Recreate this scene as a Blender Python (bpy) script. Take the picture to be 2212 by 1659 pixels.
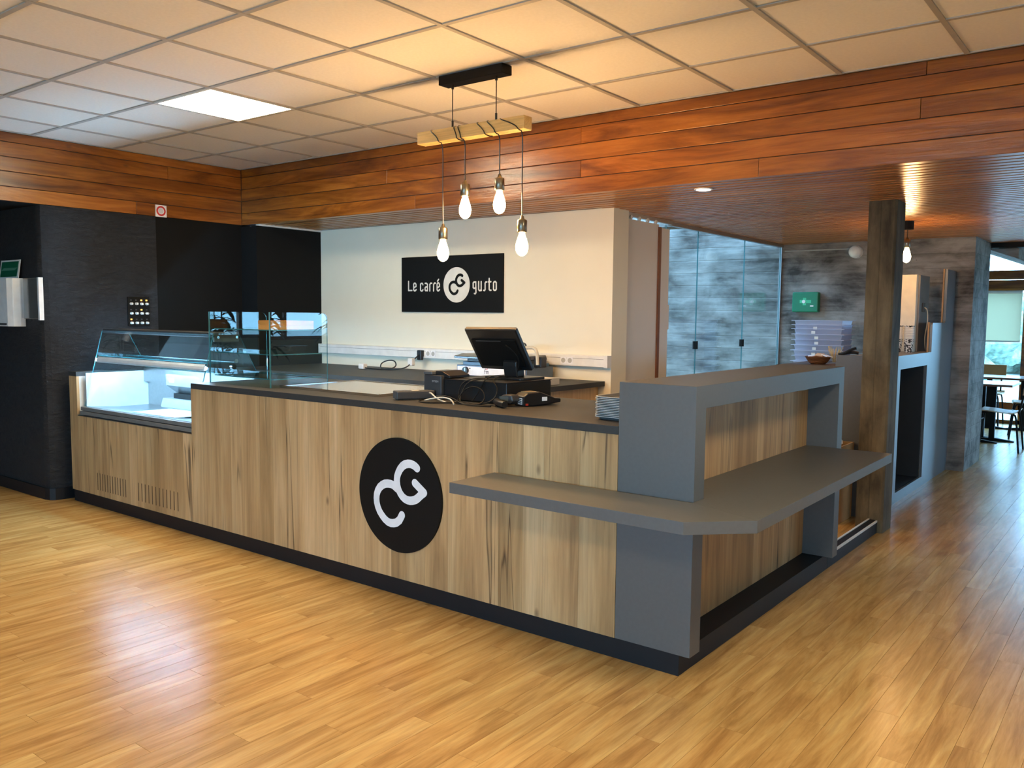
import bpy, bmesh, math, random
from mathutils import Vector, Matrix

# ------------------------------------------------------------------ clear
for o in list(bpy.data.objects):
    bpy.data.objects.remove(o, do_unlink=True)
SC = bpy.context.scene
COL = SC.collection
RND = random.Random(7)

# ------------------------------------------------------------------ camera
FPX, WPX = 1824.14, 2212.0
cam_d = bpy.data.cameras.new('camera')
cam = bpy.data.objects.new('camera', cam_d)
COL.objects.link(cam)
cam_d.sensor_fit = 'HORIZONTAL'
cam_d.sensor_width = 36.0
cam_d.lens = FPX / WPX * 36.0
cam_d.shift_x = -33.84 / WPX
cam_d.shift_y = 8.91 / WPX
cam_d.clip_start = 0.05
cam_d.clip_end = 300
cam.location = (1.4423, -3.0053, 1.4488)
cam.rotation_euler = (math.radians(85.1065), math.radians(-0.6028), math.radians(37.0522))
SC.camera = cam

# ------------------------------------------------------------------ world, daylight, exposure
SKY = (0.345, 0.665, 1.0)
SKY_STRENGTH = 12.0
w = bpy.data.worlds.new('world')
SC.world = w
w.use_nodes = True
w.node_tree.nodes['Background'].inputs['Color'].default_value = (*SKY, 1)
w.node_tree.nodes['Background'].inputs['Strength'].default_value = SKY_STRENGTH
SC.view_settings.view_transform = 'Standard'
SC.view_settings.look = 'None'
SC.view_settings.exposure = 0.46
SC.view_settings.gamma = 1.0
SC.view_settings.use_curve_mapping = False
BULB_W = 200.0      # radiance of the filament bulbs
PANEL_W = 40.0      # radiance of the ceiling panels
CASE_W = 170.0      # radiance of the display case tube
WARM = (1.0, 0.56, 0.22)

def portal(name, loc, rot, sx, sy):
    """daylight portal in a window opening: only guides the sky light through it"""
    l = bpy.data.lights.new(name, 'AREA')
    l.shape = 'RECTANGLE'
    l.size, l.size_y = sx, sy
    l.cycles.is_portal = True
    o = bpy.data.objects.new(name, l)
    o.location = loc
    o.rotation_euler = rot
    COL.objects.link(o)
R90 = math.radians(90)
portal('portal_front', (0.5, -7.6, 1.45), (R90, 0, 0), 7.6, 1.5)            # faces +y
portal('portal_right', (4.75, 6.75, 1.4), (R90, 0, R90), 4.5, 0.8)          # faces -x
portal('portal_dining', (-0.75, 10.75, 1.1), (-R90, 0, 0), 4.5, 2.4)          # faces -y
portal('portal_court', (-3.95, 4.2, 2.95), (0, 0, 0), 4.0, 3.4)             # faces down

# ------------------------------------------------------------------ node helpers
class NT:
    def __init__(s, name):
        s.m = bpy.data.materials.new(name)
        s.m.use_nodes = True
        s.t = s.m.node_tree
        s.t.nodes.clear()
        s.out = s.t.nodes.new('ShaderNodeOutputMaterial')
    def n(s, typ, **kw):
        nd = s.t.nodes.new('ShaderNode' + typ)
        ins = kw.pop('ins', {})
        for k, v in kw.items():
            setattr(nd, k, v)
        for k, v in ins.items():
            s.put(nd.inputs[k], v)
        return nd
    def put(s, sock, v):
        if isinstance(v, bpy.types.NodeSocket):
            s.t.links.new(v, sock)
        elif isinstance(v, bpy.types.Node):
            s.t.links.new(v.outputs[0], sock)
        else:
            if sock.type == 'RGBA' and len(v) == 3:
                v = (*v, 1)
            sock.default_value = v
    def math(s, op, a, b=0.0, c=None):
        nd = s.n('Math', operation=op)
        s.put(nd.inputs[0], a); s.put(nd.inputs[1], b)
        if c is not None: s.put(nd.inputs[2], c)
        return nd.outputs[0]
    def vmath(s, op, a, b):
        nd = s.n('VectorMath', operation=op)
        s.put(nd.inputs[0], a); s.put(nd.inputs[1], b)
        return nd.outputs[0]
    def mix(s, f, a, b, blend='MIX'):
        nd = s.n('Mix', data_type='RGBA', blend_type=blend)
        s.put(nd.inputs[0], f); s.put(nd.inputs[6], a); s.put(nd.inputs[7], b)
        return nd.outputs[2]
    def ramp(s, f, stops):
        nd = s.n('ValToRGB')
        e = nd.color_ramp.elements
        while len(e) > 1: e.remove(e[-1])
        e[0].position = stops[0][0]; e[0].color = (*stops[0][1], 1)
        for p, c in stops[1:]:
            x = e.new(p); x.color = (*c, 1)
        s.put(nd.inputs[0], f)
        return nd.outputs[0]
    def bsdf(s, color, rough=0.5, **kw):
        nd = s.n('BsdfPrincipled')
        s.put(nd.inputs['Base Color'], color)
        s.put(nd.inputs['Roughness'], rough)
        for k, v in kw.items():
            s.put(nd.inputs[k.replace('_', ' ')], v)
        s.t.links.new(nd.outputs[0], s.out.inputs[0])
        return nd
    def bump(s, h, strength=0.2, dist=0.01):
        nd = s.n('Bump', ins={'Strength': strength, 'Distance': dist, 'Height': h})
        return nd.outputs[0]

def sr(r, g, b):
    f = lambda v: (v/255/12.92) if v/255 <= 0.04045 else ((v/255+0.055)/1.055)**2.4
    return (f(r), f(g), f(b))

MATS = {}
def plain(name, color, rough=0.5, metallic=0.0, spec=0.5, var=0.06, scale=14.0, bump=0.0, coat=0.0):
    """a flat finish with faint procedural mottling"""
    if name in MATS: return MATS[name]
    t = NT(name)
    co = t.n('TexCoord').outputs['Object']
    no = t.n('TexNoise', ins={'Vector': co, 'Scale': scale, 'Detail': 4.0})
    lo = tuple(c*(1-var) for c in color); hi = tuple(min(1, c*(1+var)) for c in color)
    col = t.ramp(no.outputs[0], [(0.3, lo), (0.7, hi)])
    kw = {'Metallic': metallic, 'Specular_IOR_Level': spec, 'Coat_Weight': coat}
    if bump: kw['Normal'] = t.bump(no.outputs[0], bump, 0.004)
    t.bsdf(col, rough, **kw)
    MATS[name] = t.m
    return t.m

def glow(name, color, strength):
    if name in MATS: return MATS[name]
    t = NT(name)
    e = t.n('Emission', ins={'Color': color, 'Strength': strength})
    t.t.links.new(e.outputs[0], t.out.inputs[0])
    MATS[name] = t.m
    return t.m

def glass(name, tint, ior=1.5, gloss=1.0, rough=0.0):
    """thin pane: clear straight through, mirror by Fresnel"""
    if name in MATS: return MATS[name]
    t = NT(name)
    f0 = ((ior-1)/(ior+1))**2
    fc = t.n('LayerWeight', ins={'Blend': 0.5}).outputs['Facing']
    f = t.math('MULTIPLY', t.math('ADD', t.math('MULTIPLY', t.math('POWER', fc, 5.0), 1-f0), f0), gloss)
    tr = t.n('BsdfTransparent', ins={'Color': tint})
    gl = t.n('BsdfGlossy', ins={'Color': (1, 1, 1), 'Roughness': rough})
    mx = t.n('MixShader', ins={0: f})
    t.t.links.new(tr.outputs[0], mx.inputs[1]); t.t.links.new(gl.outputs[0], mx.inputs[2])
    t.t.links.new(mx.outputs[0], t.out.inputs[0])
    MATS[name] = t.m
    return t.m

def wood(name, cols, axis, along=0.6, across=9.0, rough=0.4, var=0.25, bump=0.15, cracks=0.0, knots=0.0,
         spec=0.5, warp=0.6, coat=0.0, fine=1.0, island=False, roughvar=0.0, bumpscale=1.0):
    """grain runs along `axis`; every plank object gets its own cut of the tree"""
    if name in MATS: return MATS[name]
    t = NT(name)
    tc = t.n('TexCoord').outputs['Object']
    rnd = t.n('ObjectInfo').outputs['Random']
    if island:
        isl = t.n('NewGeometry').outputs['Random Per Island']
        rnd = t.math('FRACT', t.math('ADD', rnd, isl))
    off = t.n('CombineXYZ', ins={0: t.math('MULTIPLY', rnd, 37.0), 1: t.math('MULTIPLY', rnd, 91.0), 2: t.math('MULTIPLY', rnd, 53.0)})
    co = t.vmath('ADD', tc, off.outputs[0])
    sc = [across]*3
    sc['xyz'.index(axis)] = along
    co1 = t.vmath('MULTIPLY', co, tuple(sc))
    n1 = t.n('TexNoise', ins={'Vector': co1, 'Scale': 1.0, 'Detail': 7.0, 'Roughness': 0.6, 'Distortion': warp})
    sc2 = [across*9*fine]*3
    sc2['xyz'.index(axis)] = along*3
    co2 = t.vmath('MULTIPLY', co, tuple(sc2))
    n2 = t.n('TexNoise', ins={'Vector': co2, 'Scale': 1.0, 'Detail': 5.0, 'Roughness': 0.65, 'Distortion': 0.2})
    k = len(cols)
    base = t.ramp(n1.outputs[0], [(0.3+0.4*i/(k-1), c) for i, c in enumerate(cols)])
    streak = t.ramp(n2.outputs[0], [(0.3, (0.72, 0.70, 0.68)), (0.6, (1.05, 1.05, 1.05))])
    col = t.mix(0.75, base, streak, 'MULTIPLY')
    tone = t.math('ADD', t.math('MULTIPLY', rnd, var), 1.0-var*0.55)
    tonec = t.n('CombineXYZ', ins={0: tone, 1: tone, 2: t.math('POWER', tone, 1.15)})
    col = t.mix(1.0, col, tonec.outputs[0], 'MULTIPLY')
    if cracks:
        s3 = [across*1.6]*3
        s3['xyz'.index(axis)] = along*0.55
        n3 = t.n('TexNoise', ins={'Vector': t.vmath('MULTIPLY', co, tuple(s3)), 'Scale': 1.0, 'Detail': 2.5, 'Roughness': 0.5, 'Distortion': 0.5})
        d = t.math('ABSOLUTE', t.math('SUBTRACT', n3.outputs[0], 0.5))
        line = t.ramp(d, [(0.0, (1, 1, 1)), (0.014, (0, 0, 0))])
        s4 = [across*0.5]*3
        s4['xyz'.index(axis)] = along*3.0
        n4 = t.n('TexNoise', ins={'Vector': t.vmath('MULTIPLY', co, tuple(s4)), 'Scale': 1.0, 'Detail': 2.0})
        msk = t.ramp(n4.outputs[0], [(0.49, (0, 0, 0)), (0.58, (1, 1, 1))])
        f = t.math('MULTIPLY', t.math('MULTIPLY', line, msk), cracks)
        col = t.mix(f, col, sr(70, 50, 34))
    if knots:
        s5 = [4.2]*3
        s5['xyz'.index(axis)] = 2.1
        vo = t.n('TexVoronoi', ins={'Vector': t.vmath('MULTIPLY', co, tuple(s5)), 'Scale': 1.0})
        f = t.ramp(vo.outputs['Distance'], [(0.02, (1, 1, 1)), (0.07, (0, 0, 0))])
        col = t.mix(t.math('MULTIPLY', f, knots), col, sr(86, 56, 36))
    kw = {'Specular_IOR_Level': spec, 'Coat_Weight': coat}
    rr = rough
    if bump:
        h = t.math('ADD', n1.outputs[0], t.math('MULTIPLY', n2.outputs[0], 0.35))
        kw['Normal'] = t.bump(h, bump, 0.006*bumpscale)
    if roughvar:
        rr = t.math('ADD', t.math('MULTIPLY', n1.outputs[0], roughvar), rough-roughvar*0.5)
    t.bsdf(col, rr, **kw)
    MATS[name] = t.m
    return t.m

def concrete(name, a, b, board_axis='z', board=0.14, grain_axis='x', rough=0.75, blot=1.4, bump=0.35):
    """board-marked concrete: boards side by side along board_axis, grain along grain_axis"""
    if name in MATS: return MATS[name]
    t = NT(name)
    co = t.n('TexCoord').outputs['Object']
    sx = t.n('SeparateXYZ', ins={0: co})
    v = sx.outputs['XYZ'.index(board_axis.upper())]
    wob = t.n('TexNoise', ins={'Vector': co, 'Scale': 0.7, 'Detail': 2.0})
    q = t.math('ADD', t.math('DIVIDE', v, board), t.math('MULTIPLY', wob.outputs[0], 0.15))
    cell = t.math('FLOOR', q)
    wn = t.n('TexWhiteNoise', noise_dimensions='1D', ins={'W': cell})
    fr = t.math('FRACT', q)
    edge = t.math('MINIMUM', fr, t.math('SUBTRACT', 1.0, fr))
    seam = t.ramp(edge, [(0.0, (1, 1, 1)), (0.045, (0, 0, 0))])
    s = [17.0]*3
    s['xyz'.index(grain_axis)] = 2.2
    shift = t.n('CombineXYZ', ins={0: t.math('MULTIPLY', wn.outputs[0], 9.0), 1: t.math('MULTIPLY', wn.outputs[0], 5.0), 2: 0.0})
    g = t.n('TexNoise', ins={'Vector': t.vmath('ADD', t.vmath('MULTIPLY', co, tuple(s)), shift.outputs[0]), 'Scale': 1.0, 'Detail': 6.0, 'Roughness': 0.65})
    s2 = [2.2]*3
    s2['xyz'.index(grain_axis)] = 1.4
    bl = t.n('TexNoise', ins={'Vector': t.vmath('MULTIPLY', co, tuple(s2)), 'Scale': blot, 'Detail': 6.0, 'Roughness': 0.6, 'Distortion': 0.4})
    f = t.math('ADD', t.math('ADD', t.math('MULTIPLY', g.outputs[0], 0.42), t.math('MULTIPLY', bl.outputs[0], 0.84)), t.math('MULTIPLY', wn.outputs[0], 0.05))
    mid = tuple((x+y)/2 for x, y in zip(a, b))
    col = t.ramp(f, [(0.50, a), (0.64, mid), (0.78, b)])
    col = t.mix(t.math('MULTIPLY', seam, 0.22), col, a)
    pits = t.n('TexVoronoi', ins={'Vector': co, 'Scale': 9.0})
    pm = t.ramp(pits.outputs['Distance'], [(0.03, (1, 1, 1)), (0.05, (0, 0, 0))])
    col = t.mix(t.math('MULTIPLY', pm, 0.6), col, tuple(x*0.4 for x in a))
    h = t.math('SUBTRACT', t.math('ADD', g.outputs[0], t.math('MULTIPLY', wn.outputs[0], 0.8)), t.math('MULTIPLY', seam, 0.8))
    t.bsdf(col, rough, Normal=t.bump(h, bump, 0.008), Specular_IOR_Level=0.3)
    MATS[name] = t.m
    return t.m

# ------------------------------------------------------------------ mesh helpers
class B:
    """collects shapes into one mesh"""
    def __init__(s):
        s.v = []; s.f = []; s.mi = []; s.cur = 0
    def add(s, vs, fs):
        o = len(s.v)
        s.v += [tuple(p) for p in vs]
        s.f += [tuple(i+o for i in f) for f in fs]
        s.mi += [s.cur]*len(fs)
        return s
    def slot(s, i):
        s.cur = i; return s
    def box(s, lo, hi):
        x0, y0, z0 = lo; x1, y1, z1 = hi
        vs = [(x0,y0,z0),(x1,y0,z0),(x1,y1,z0),(x0,y1,z0),(x0,y0,z1),(x1,y0,z1),(x1,y1,z1),(x0,y1,z1)]
        return s.add(vs, [(0,3,2,1),(4,5,6,7),(0,1,5,4),(1,2,6,5),(2,3,7,6),(3,0,4,7)])
    def obox(s, c, ax, ay, az, hx, hy, hz):
        c, ax, ay, az = Vector(c), Vector(ax), Vector(ay), Vector(az)
        vs = []
        for sz in (-1, 1):
            for sx, sy in ((-1,-1),(1,-1),(1,1),(-1,1)):
                vs.append(c + ax*hx*sx + ay*hy*sy + az*hz*sz)
        return s.add(vs, [(0,3,2,1),(4,5,6,7),(0,1,5,4),(1,2,6,5),(2,3,7,6),(3,0,4,7)])
    def prism(s, pts, axis, a, b):
        """polygon in the plane across `axis`, given as the other two coordinates in xyz order"""
        def P(p, t):
            return {'x': (t, p[0], p[1]), 'y': (p[0], t, p[1]), 'z': (p[0], p[1], t)}[axis]
        n = len(pts)
        vs = [P(p, a) for p in pts] + [P(p, b) for p in pts]
        fs = [tuple(range(n))[::-1], tuple(range(n, 2*n))]
        fs += [(i, (i+1) % n, n+(i+1) % n, n+i) for i in range(n)]
        return s.add(vs, fs)
    def cyl(s, p0, p1, r0, r1=None, n=16, caps=True):
        r1 = r0 if r1 is None else r1
        p0, p1 = Vector(p0), Vector(p1)
        d = (p1-p0).normalized()
        a = d.orthogonal().normalized(); b = d.cross(a)
        vs = []
        for p, r in ((p0, r0), (p1, r1)):
            for i in range(n):
                t = 2*math.pi*i/n
                vs.append(p + a*math.cos(t)*r + b*math.sin(t)*r)
        fs = [(i, (i+1) % n, n+(i+1) % n, n+i) for i in range(n)]
        if caps: fs += [tuple(range(n))[::-1], tuple(range(n, 2*n))]
        return s.add(vs, fs)
    def lathe(s, prof, c=(0,0,0), n=20, axis='z', squash=(1,1)):
        c = Vector(c); vs = []; m = len(prof)
        for r, h in prof:
            for i in range(n):
                t = 2*math.pi*i/n
                x, y = r*math.cos(t)*squash[0], r*math.sin(t)*squash[1]
                vs.append(c + Vector({'z': (x, y, h), 'y': (x, h, y), 'x': (h, x, y)}[axis]))
        fs = []
        for j in range(m-1):
            for i in range(n):
                fs.append((j*n+i, j*n+(i+1) % n, (j+1)*n+(i+1) % n, (j+1)*n+i))
        fs.append(tuple(range(n))[::-1]); fs.append(tuple((m-1)*n+i for i in range(n)))
        return s.add(vs, fs)
    def tube(s, pts, r, n=8, smooth=0, closed=False):
        pts = [Vector(p) for p in pts]
        for _ in range(smooth):
            q = [] if closed else [pts[0]]
            m = len(pts)
            for i in range(m if closed else m-1):
                a, b = pts[i], pts[(i+1) % m]
                q += [a*0.75+b*0.25, a*0.25+b*0.75]
            if not closed: q.append(pts[-1])
            pts = q
        m = len(pts); vs = []
        up = None
        for i in range(m):
            d = (pts[(i+1) % m if closed else min(i+1, m-1)] - pts[(i-1) % m if closed else max(i-1, 0)])
            d = d.normalized() if d.length > 1e-9 else Vector((0,0,1))
            up = d.orthogonal().normalized() if up is None else (up - d*up.dot(d)).normalized()
            bb = d.cross(up)
            for k in range(n):
                t = 2*math.pi*k/n
                vs.append(pts[i] + up*math.cos(t)*r + bb*math.sin(t)*r)
        fs = []
        for i in range(m if closed else m-1):
            for k in range(n):
                j = (i+1) % m
                fs.append((i*n+k, i*n+(k+1) % n, j*n+(k+1) % n, j*n+k))
        if not closed:
            fs.append(tuple(range(n))[::-1]); fs.append(tuple((m-1)*n+k for k in range(n)))
        return s.add(vs, fs)
    def stroke(s, line, width, to3, cap=10):
        """flat mitred ribbon with round ends; to3 turns (u, v) into a point"""
        h = width/2
        L = [Vector(p) for p in line]
        m = len(L)
        closed = (L[0]-L[-1]).length < 1e-6
        if closed: L = L[:-1]; m -= 1
        lt, rt = [], []
        for i in range(m):
            a = L[(i-1) % m] if (closed or i > 0) else None
            b = L[(i+1) % m] if (closed or i < m-1) else None
            d1 = (L[i]-a).normalized() if a is not None else (b-L[i]).normalized()
            d2 = (b-L[i]).normalized() if b is not None else d1
            t = (d1+d2).normalized()
            nn = Vector((-t.y, t.x))
            k = h/max(0.5, nn.dot(Vector((-d1.y, d1.x))))
            lt.append(L[i]+nn*k); rt.append(L[i]-nn*k)
        vs = [to3(p.x, p.y) for p in lt]+[to3(p.x, p.y) for p in rt]
        s.add(vs, [(i, m+i, m+(i+1) % m, (i+1) % m) for i in range(m if closed else m-1)])
        if not closed:
            for e, q in ((0, L[0]-L[1]), (m-1, L[m-1]-L[m-2])):
                a0 = math.atan2(q.y, q.x)-math.pi/2
                s.add([to3(L[e].x+h*math.cos(a0+math.pi*k/cap), L[e].y+h*math.sin(a0+math.pi*k/cap)) for k in range(cap+1)], [tuple(range(cap+1))])
        return s
    def mesh(s, name, smooth=False):
        me = bpy.data.meshes.new(name)
        me.from_pydata(s.v, [], s.f)
        for p, i in zip(me.polygons, s.mi): p.material_index = i
        bm = bmesh.new(); bm.from_mesh(me)
        bmesh.ops.recalc_face_normals(bm, faces=bm.faces)
        bm.to_mesh(me); bm.free()
        if smooth:
            for p in me.polygons: p.use_smooth = True
        me.update()
        return me

def obj(name, b, mat, parent=None, smooth=False, bevel=0.0, label=None, kind=None, loc=None):
    me = b if isinstance(b, bpy.types.Mesh) else b.mesh(name, smooth)
    if not me.materials:
        for m in (mat if isinstance(mat, (list, tuple)) else [mat]): me.materials.append(m)
    o = bpy.data.objects.new(name, me)
    COL.objects.link(o)
    if parent is not None:
        o.parent = parent
        o.matrix_parent_inverse = world_of(parent).inverted()
    if loc is not None: o.location = loc
    if bevel:
        md = o.modifiers.new('edge', 'BEVEL')
        md.width = bevel; md.segments = 2; md.limit_method = 'ANGLE'
    if smooth:
        md = o.modifiers.new('crease', 'EDGE_SPLIT')
        md.split_angle = math.radians(40)
    if label: o['label'] = label
    if kind: o['kind'] = kind
    return o

def world_of(o):
    M = o.matrix_parent_inverse @ o.matrix_basis if o.parent else o.matrix_basis.copy()
    return (world_of(o.parent) @ M) if o.parent else M

def thing(name, label, cat, loc=(0,0,0), group=None, rz=0.0):
    o = bpy.data.objects.new(name, None)
    o.empty_display_size = 0.05
    o.location = loc
    o.rotation_euler = (0, 0, rz)
    COL.objects.link(o)
    return tag(o, label, cat, group)

def tag(o, label, cat, group=None):
    o['label'] = label; o['category'] = cat
    if group: o['group'] = group
    return o

def struct(name, b, mat, **kw):
    return obj(name, b, mat, kind='structure', **kw)

def copy_tree(root, loc, label=None, rz=None):
    def cp(o, par):
        c = o.copy(); COL.objects.link(c)
        if par is not None:
            c.parent = par
            c.matrix_parent_inverse = o.matrix_parent_inverse.copy()
        for ch in [x for x in bpy.data.objects if x.parent == o and x is not c]: cp(ch, c)
        return c
    r = cp(root, None)
    r.location = loc
    if rz is not None: r.rotation_euler = (0, 0, rz)
    if label: r['label'] = label
    return r

# ------------------------------------------------------------------ materials
M_TILE = plain('ceiling_tile_mineral', (0.80, 0.78, 0.74), 0.9, var=0.03, scale=60, bump=0.05)
M_TBAR = plain('ceiling_bar_enamel', (0.40, 0.385, 0.36), 0.5)
M_VOID = plain('ceiling_void', (0.05, 0.05, 0.05), 0.9)
M_BEAM = wood('varnished_red_pine', [sr(90, 46, 15), sr(138, 78, 25), sr(172, 106, 38)], 'x', along=0.9, across=7.0, rough=0.24, var=0.34, bump=0.30, spec=0.6, warp=1.2, knots=0.5, bumpscale=1.3)
M_BEAML = wood('varnished_red_pine_side', [sr(90, 46, 15), sr(138, 78, 25), sr(172, 106, 38)], 'y', along=0.9, across=7.0, rough=0.24, var=0.34, bump=0.30, spec=0.6, warp=1.2, knots=0.5, bumpscale=1.3)
M_SLAT = wood('slat_pine', [sr(134, 82, 42), sr(174, 114, 60), sr(196, 136, 78)], 'x', along=0.7, across=10.0, rough=0.30, var=0.25, bump=0.15, spec=0.5, knots=0.4)
M_OAK = wood('oak_laminate', [sr(156, 120, 80), sr(194, 156, 108), sr(214, 180, 134)], 'z', along=0.55, across=6.0, rough=0.45, var=0.26, bump=0.06, cracks=0.85, knots=0.6, spec=0.35, warp=0.5)
M_FLOOR = wood('floor_vinyl_plank', [sr(170, 125, 70), sr(200, 156, 93), sr(218, 180, 116)], 'y', along=1.3, across=11.0, rough=0.27, var=0.10, bump=0.05, spec=0.45, warp=1.0, island=True, fine=0.6)
M_GREY = plain('grey_laminate', (0.110, 0.110, 0.108), 0.42, spec=0.4, var=0.04, scale=60)
M_TOP = plain('worktop_laminate', (0.044, 0.044, 0.043), 0.5, spec=0.22, var=0.05, scale=80)
M_PLINTH = plain('plinth_black', (0.010, 0.011, 0.014), 0.5, spec=0.3)
M_BLACK = plain('black_plastic', (0.012, 0.012, 0.013), 0.35, spec=0.5)
M_BLACKM = plain('matt_black', (0.005, 0.005, 0.005), 0.6, spec=0.2)
M_DARKG = plain('dark_grey_plastic', (0.045, 0.046, 0.05), 0.4)
M_WHITEW = plain('white_wall_paint', (0.80, 0.745, 0.60), 0.8, var=0.02, scale=3)
M_PINKW = plain('lacquered_door_board', (0.70, 0.635, 0.56), 0.55, var=0.02, scale=3)
M_WHITEP = plain('white_plastic', (0.78, 0.77, 0.74), 0.35)
M_WHITE = plain('white_vinyl', (0.84, 0.84, 0.86), 0.45)
M_CREAM = plain('cream_print', (0.76, 0.74, 0.68), 0.6)
M_DARKW = plain('dark_wall_paint', (0.005, 0.0055, 0.006), 0.75, spec=0.2, var=0.1, scale=4)
M_STEEL = plain('brushed_steel', (0.55, 0.56, 0.57), 0.28, metallic=1.0, var=0.05, scale=50)
M_CHROME = plain('chrome', (0.8, 0.8, 0.8), 0.08, metallic=1.0)
M_BRASS = plain('dark_bronze', (0.22, 0.20, 0.16), 0.32, metallic=1.0)
M_PINE = wood('raw_pine', [sr(206, 160, 92), sr(228, 188, 118), sr(236, 202, 140)], 'x', along=1.2, across=12.0, rough=0.55, var=0.1, bump=0.1)
M_BULB = glow('bulb_filament_glow', WARM, BULB_W)
M_PANEL = glow('panel_diffuser', (1.0, 0.84, 0.58), PANEL_W)
M_SPOT = glow('downlight_lens', (1.0, 0.9, 0.78), 14.0)
M_TUBE = glow('case_tube', (0.42, 0.70, 1.0), CASE_W)
M_GLASS = glass('clear_glass', (0.93, 0.975, 0.965))
M_GLASSC = glass('case_glass', (0.95, 0.985, 0.985), gloss=0.8)
M_WINGL = glass('window_glass', (0.90, 0.96, 0.985), gloss=1.0)
t_ = NT('glass_edge')
_e = t_.bsdf(sr(60, 120, 125), 0.2, Alpha=0.85, Specular_IOR_Level=0.6)
M_EDGE = t_.m
M_CONC = concrete('board_marked_concrete', sr(66, 62, 58), sr(158, 152, 146))
M_CONCV = concrete('column_concrete', sr(58, 50, 37), sr(112, 99, 76), board_axis='x', board=0.105, grain_axis='z', bump=0.5)
M_BLUEG = plain('blue_grey_laminate', (0.16, 0.175, 0.19), 0.35, var=0.04, scale=50)
M_CARD = plain('cardboard', sr(176, 128, 74), 0.85, var=0.08)
M_CLEARP = glass('clear_plastic', (0.86, 0.88, 0.90), ior=1.45, gloss=1.2, rough=0.1)
M_RUST = wood('brown_table_laminate', [sr(120, 70, 44), sr(146, 92, 60)], 'x', along=1.0, across=9.0, rough=0.3, var=0.1, bump=0.05)
# rough black-painted render
t_ = NT('rough_black_render')
_co = t_.n('TexCoord').outputs['Object']
_n = t_.n('TexNoise', ins={'Vector': t_.vmath('MULTIPLY', _co, (13.0, 13.0, 34.0)), 'Scale': 1.0, 'Detail': 7.0, 'Roughness': 0.7, 'Distortion': 0.8})
_c = t_.ramp(_n.outputs[0], [(0.3, (0.012, 0.013, 0.016)), (0.7, (0.034, 0.036, 0.042))])
t_.bsdf(_c, 0.5, Normal=t_.bump(_n.outputs[0], 1.0, 0.03), Specular_IOR_Level=0.45)
M_RENDER = t_.m
# frosted storage crates
t_ = NT('frosted_polypropylene')
_a = t_.n('BsdfTranslucent', ins={'Color': (0.70, 0.72, 0.80)})
_b = t_.n('BsdfPrincipled', ins={'Base Color': (0.70, 0.70, 0.80, 1), 'Roughness': 0.35})
_tr = t_.n('BsdfTransparent', ins={'Color': (0.9, 0.9, 0.95, 1)})
_m1 = t_.n('MixShader', ins={0: 0.5}); t_.t.links.new(_a.outputs[0], _m1.inputs[1]); t_.t.links.new(_b.outputs[0], _m1.inputs[2])
_m2 = t_.n('MixShader', ins={0: 0.25}); t_.t.links.new(_m1.outputs[0], _m2.inputs[1]); t_.t.links.new(_tr.outputs[0], _m2.inputs[2])
t_.t.links.new(_m2.outputs[0], t_.out.inputs[0])
M_CRATE = t_.m
# patterned paper cups
t_ = NT('printed_paper_cup')
_co = t_.n('TexCoord').outputs['Object']
_v = t_.n('TexNoise', ins={'Vector': _co, 'Scale': 70.0, 'Detail': 1.0})
_c = t_.ramp(_v.outputs[0], [(0.50, (0.80, 0.78, 0.74)), (0.53, (0.03, 0.025, 0.025))])
t_.bsdf(_c, 0.6)
M_CUP = t_.m
M_CUPW = plain('paper_cup_white', (0.80, 0.78, 0.73), 0.6)

# =================================================================== SETTING
ZC, ZB, YB, XL = 2.7246, 2.235, 1.5988, -5.2807     # ceiling, beam soffit, beam face, left beam face
HC = 0.9965                                          # worktop height

# ---- floor: vinyl planks along y
fl = struct('floor', B().box((-9.0, -7.6, -0.08), (4.75, 10.75, -0.004)), M_FLOOR)
PW, PL = 0.100, 0.92
cells = []
ix = 0
x = -8.95
while x < 4.7:
    off = (ix*0.37 % 1.0)*PL
    y = -7.6 - off
    while y < 10.7:
        y0, y1 = max(y, -7.6), min(y+PL, 10.74)
        if y1-y0 > 0.05: cells.append((x, x+PW, y0, y1))
        y += PL
    x += PW; ix += 1
def inview(px, py):
    # in front of the camera and inside the picture, on the floor
    d = Vector((px, py, 0)) - cam.location
    m = cam.rotation_euler.to_matrix().transposed()
    c = m @ d
    if c.z > -0.3: return None
    u = c.x/-c.z*FPX+33.8+1106; v = -c.y/-c.z*FPX+8.9+829.5
    return (u, v, -c.z) if -60 < u < 2270 and -40 < v < 1720 else None
vis = []
rest = B()
for c in cells:
    cx, cy = (c[0]+c[1])/2, (c[2]+c[3])/2
    hit = [inview(cx, yy) for yy in (c[2], cy, c[3])]
    hid = (-5.2 < cx < -0.05 and 0.05 < cy < 2.9) or (cy > -0.1 and cx < -5.2) or (cx < -2.0 and cy > 1.0) or cy > 7.5
    h = [k for k in hit if k]
    if h and not hid: vis.append((min(k[2] for k in h), c))
    else: rest.box((c[0]+0.0006, c[2]+0.0006, -0.004), (c[1]-0.0006, c[3]-0.0006, 0.0))
vis.sort()
pm = {}
for i, (d, c) in enumerate(vis):
    if i < 300:
        key = round(c[3]-c[2], 3)
        if key not in pm:
            pm[key] = B().box((-PW/2+0.0006, -key/2+0.0006, -0.004), (PW/2-0.0006, key/2-0.0006, 0.0)).mesh('plank')
        obj('plank', pm[key], M_FLOOR, fl, loc=((c[0]+c[1])/2, (c[2]+c[3])/2, 0))
    else:
        rest.box((c[0]+0.0006, c[2]+0.0006, -0.004), (c[1]-0.0006, c[3]-0.0006, 0.0))
obj('planking', rest, M_FLOOR, fl, kind='stuff')

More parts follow.
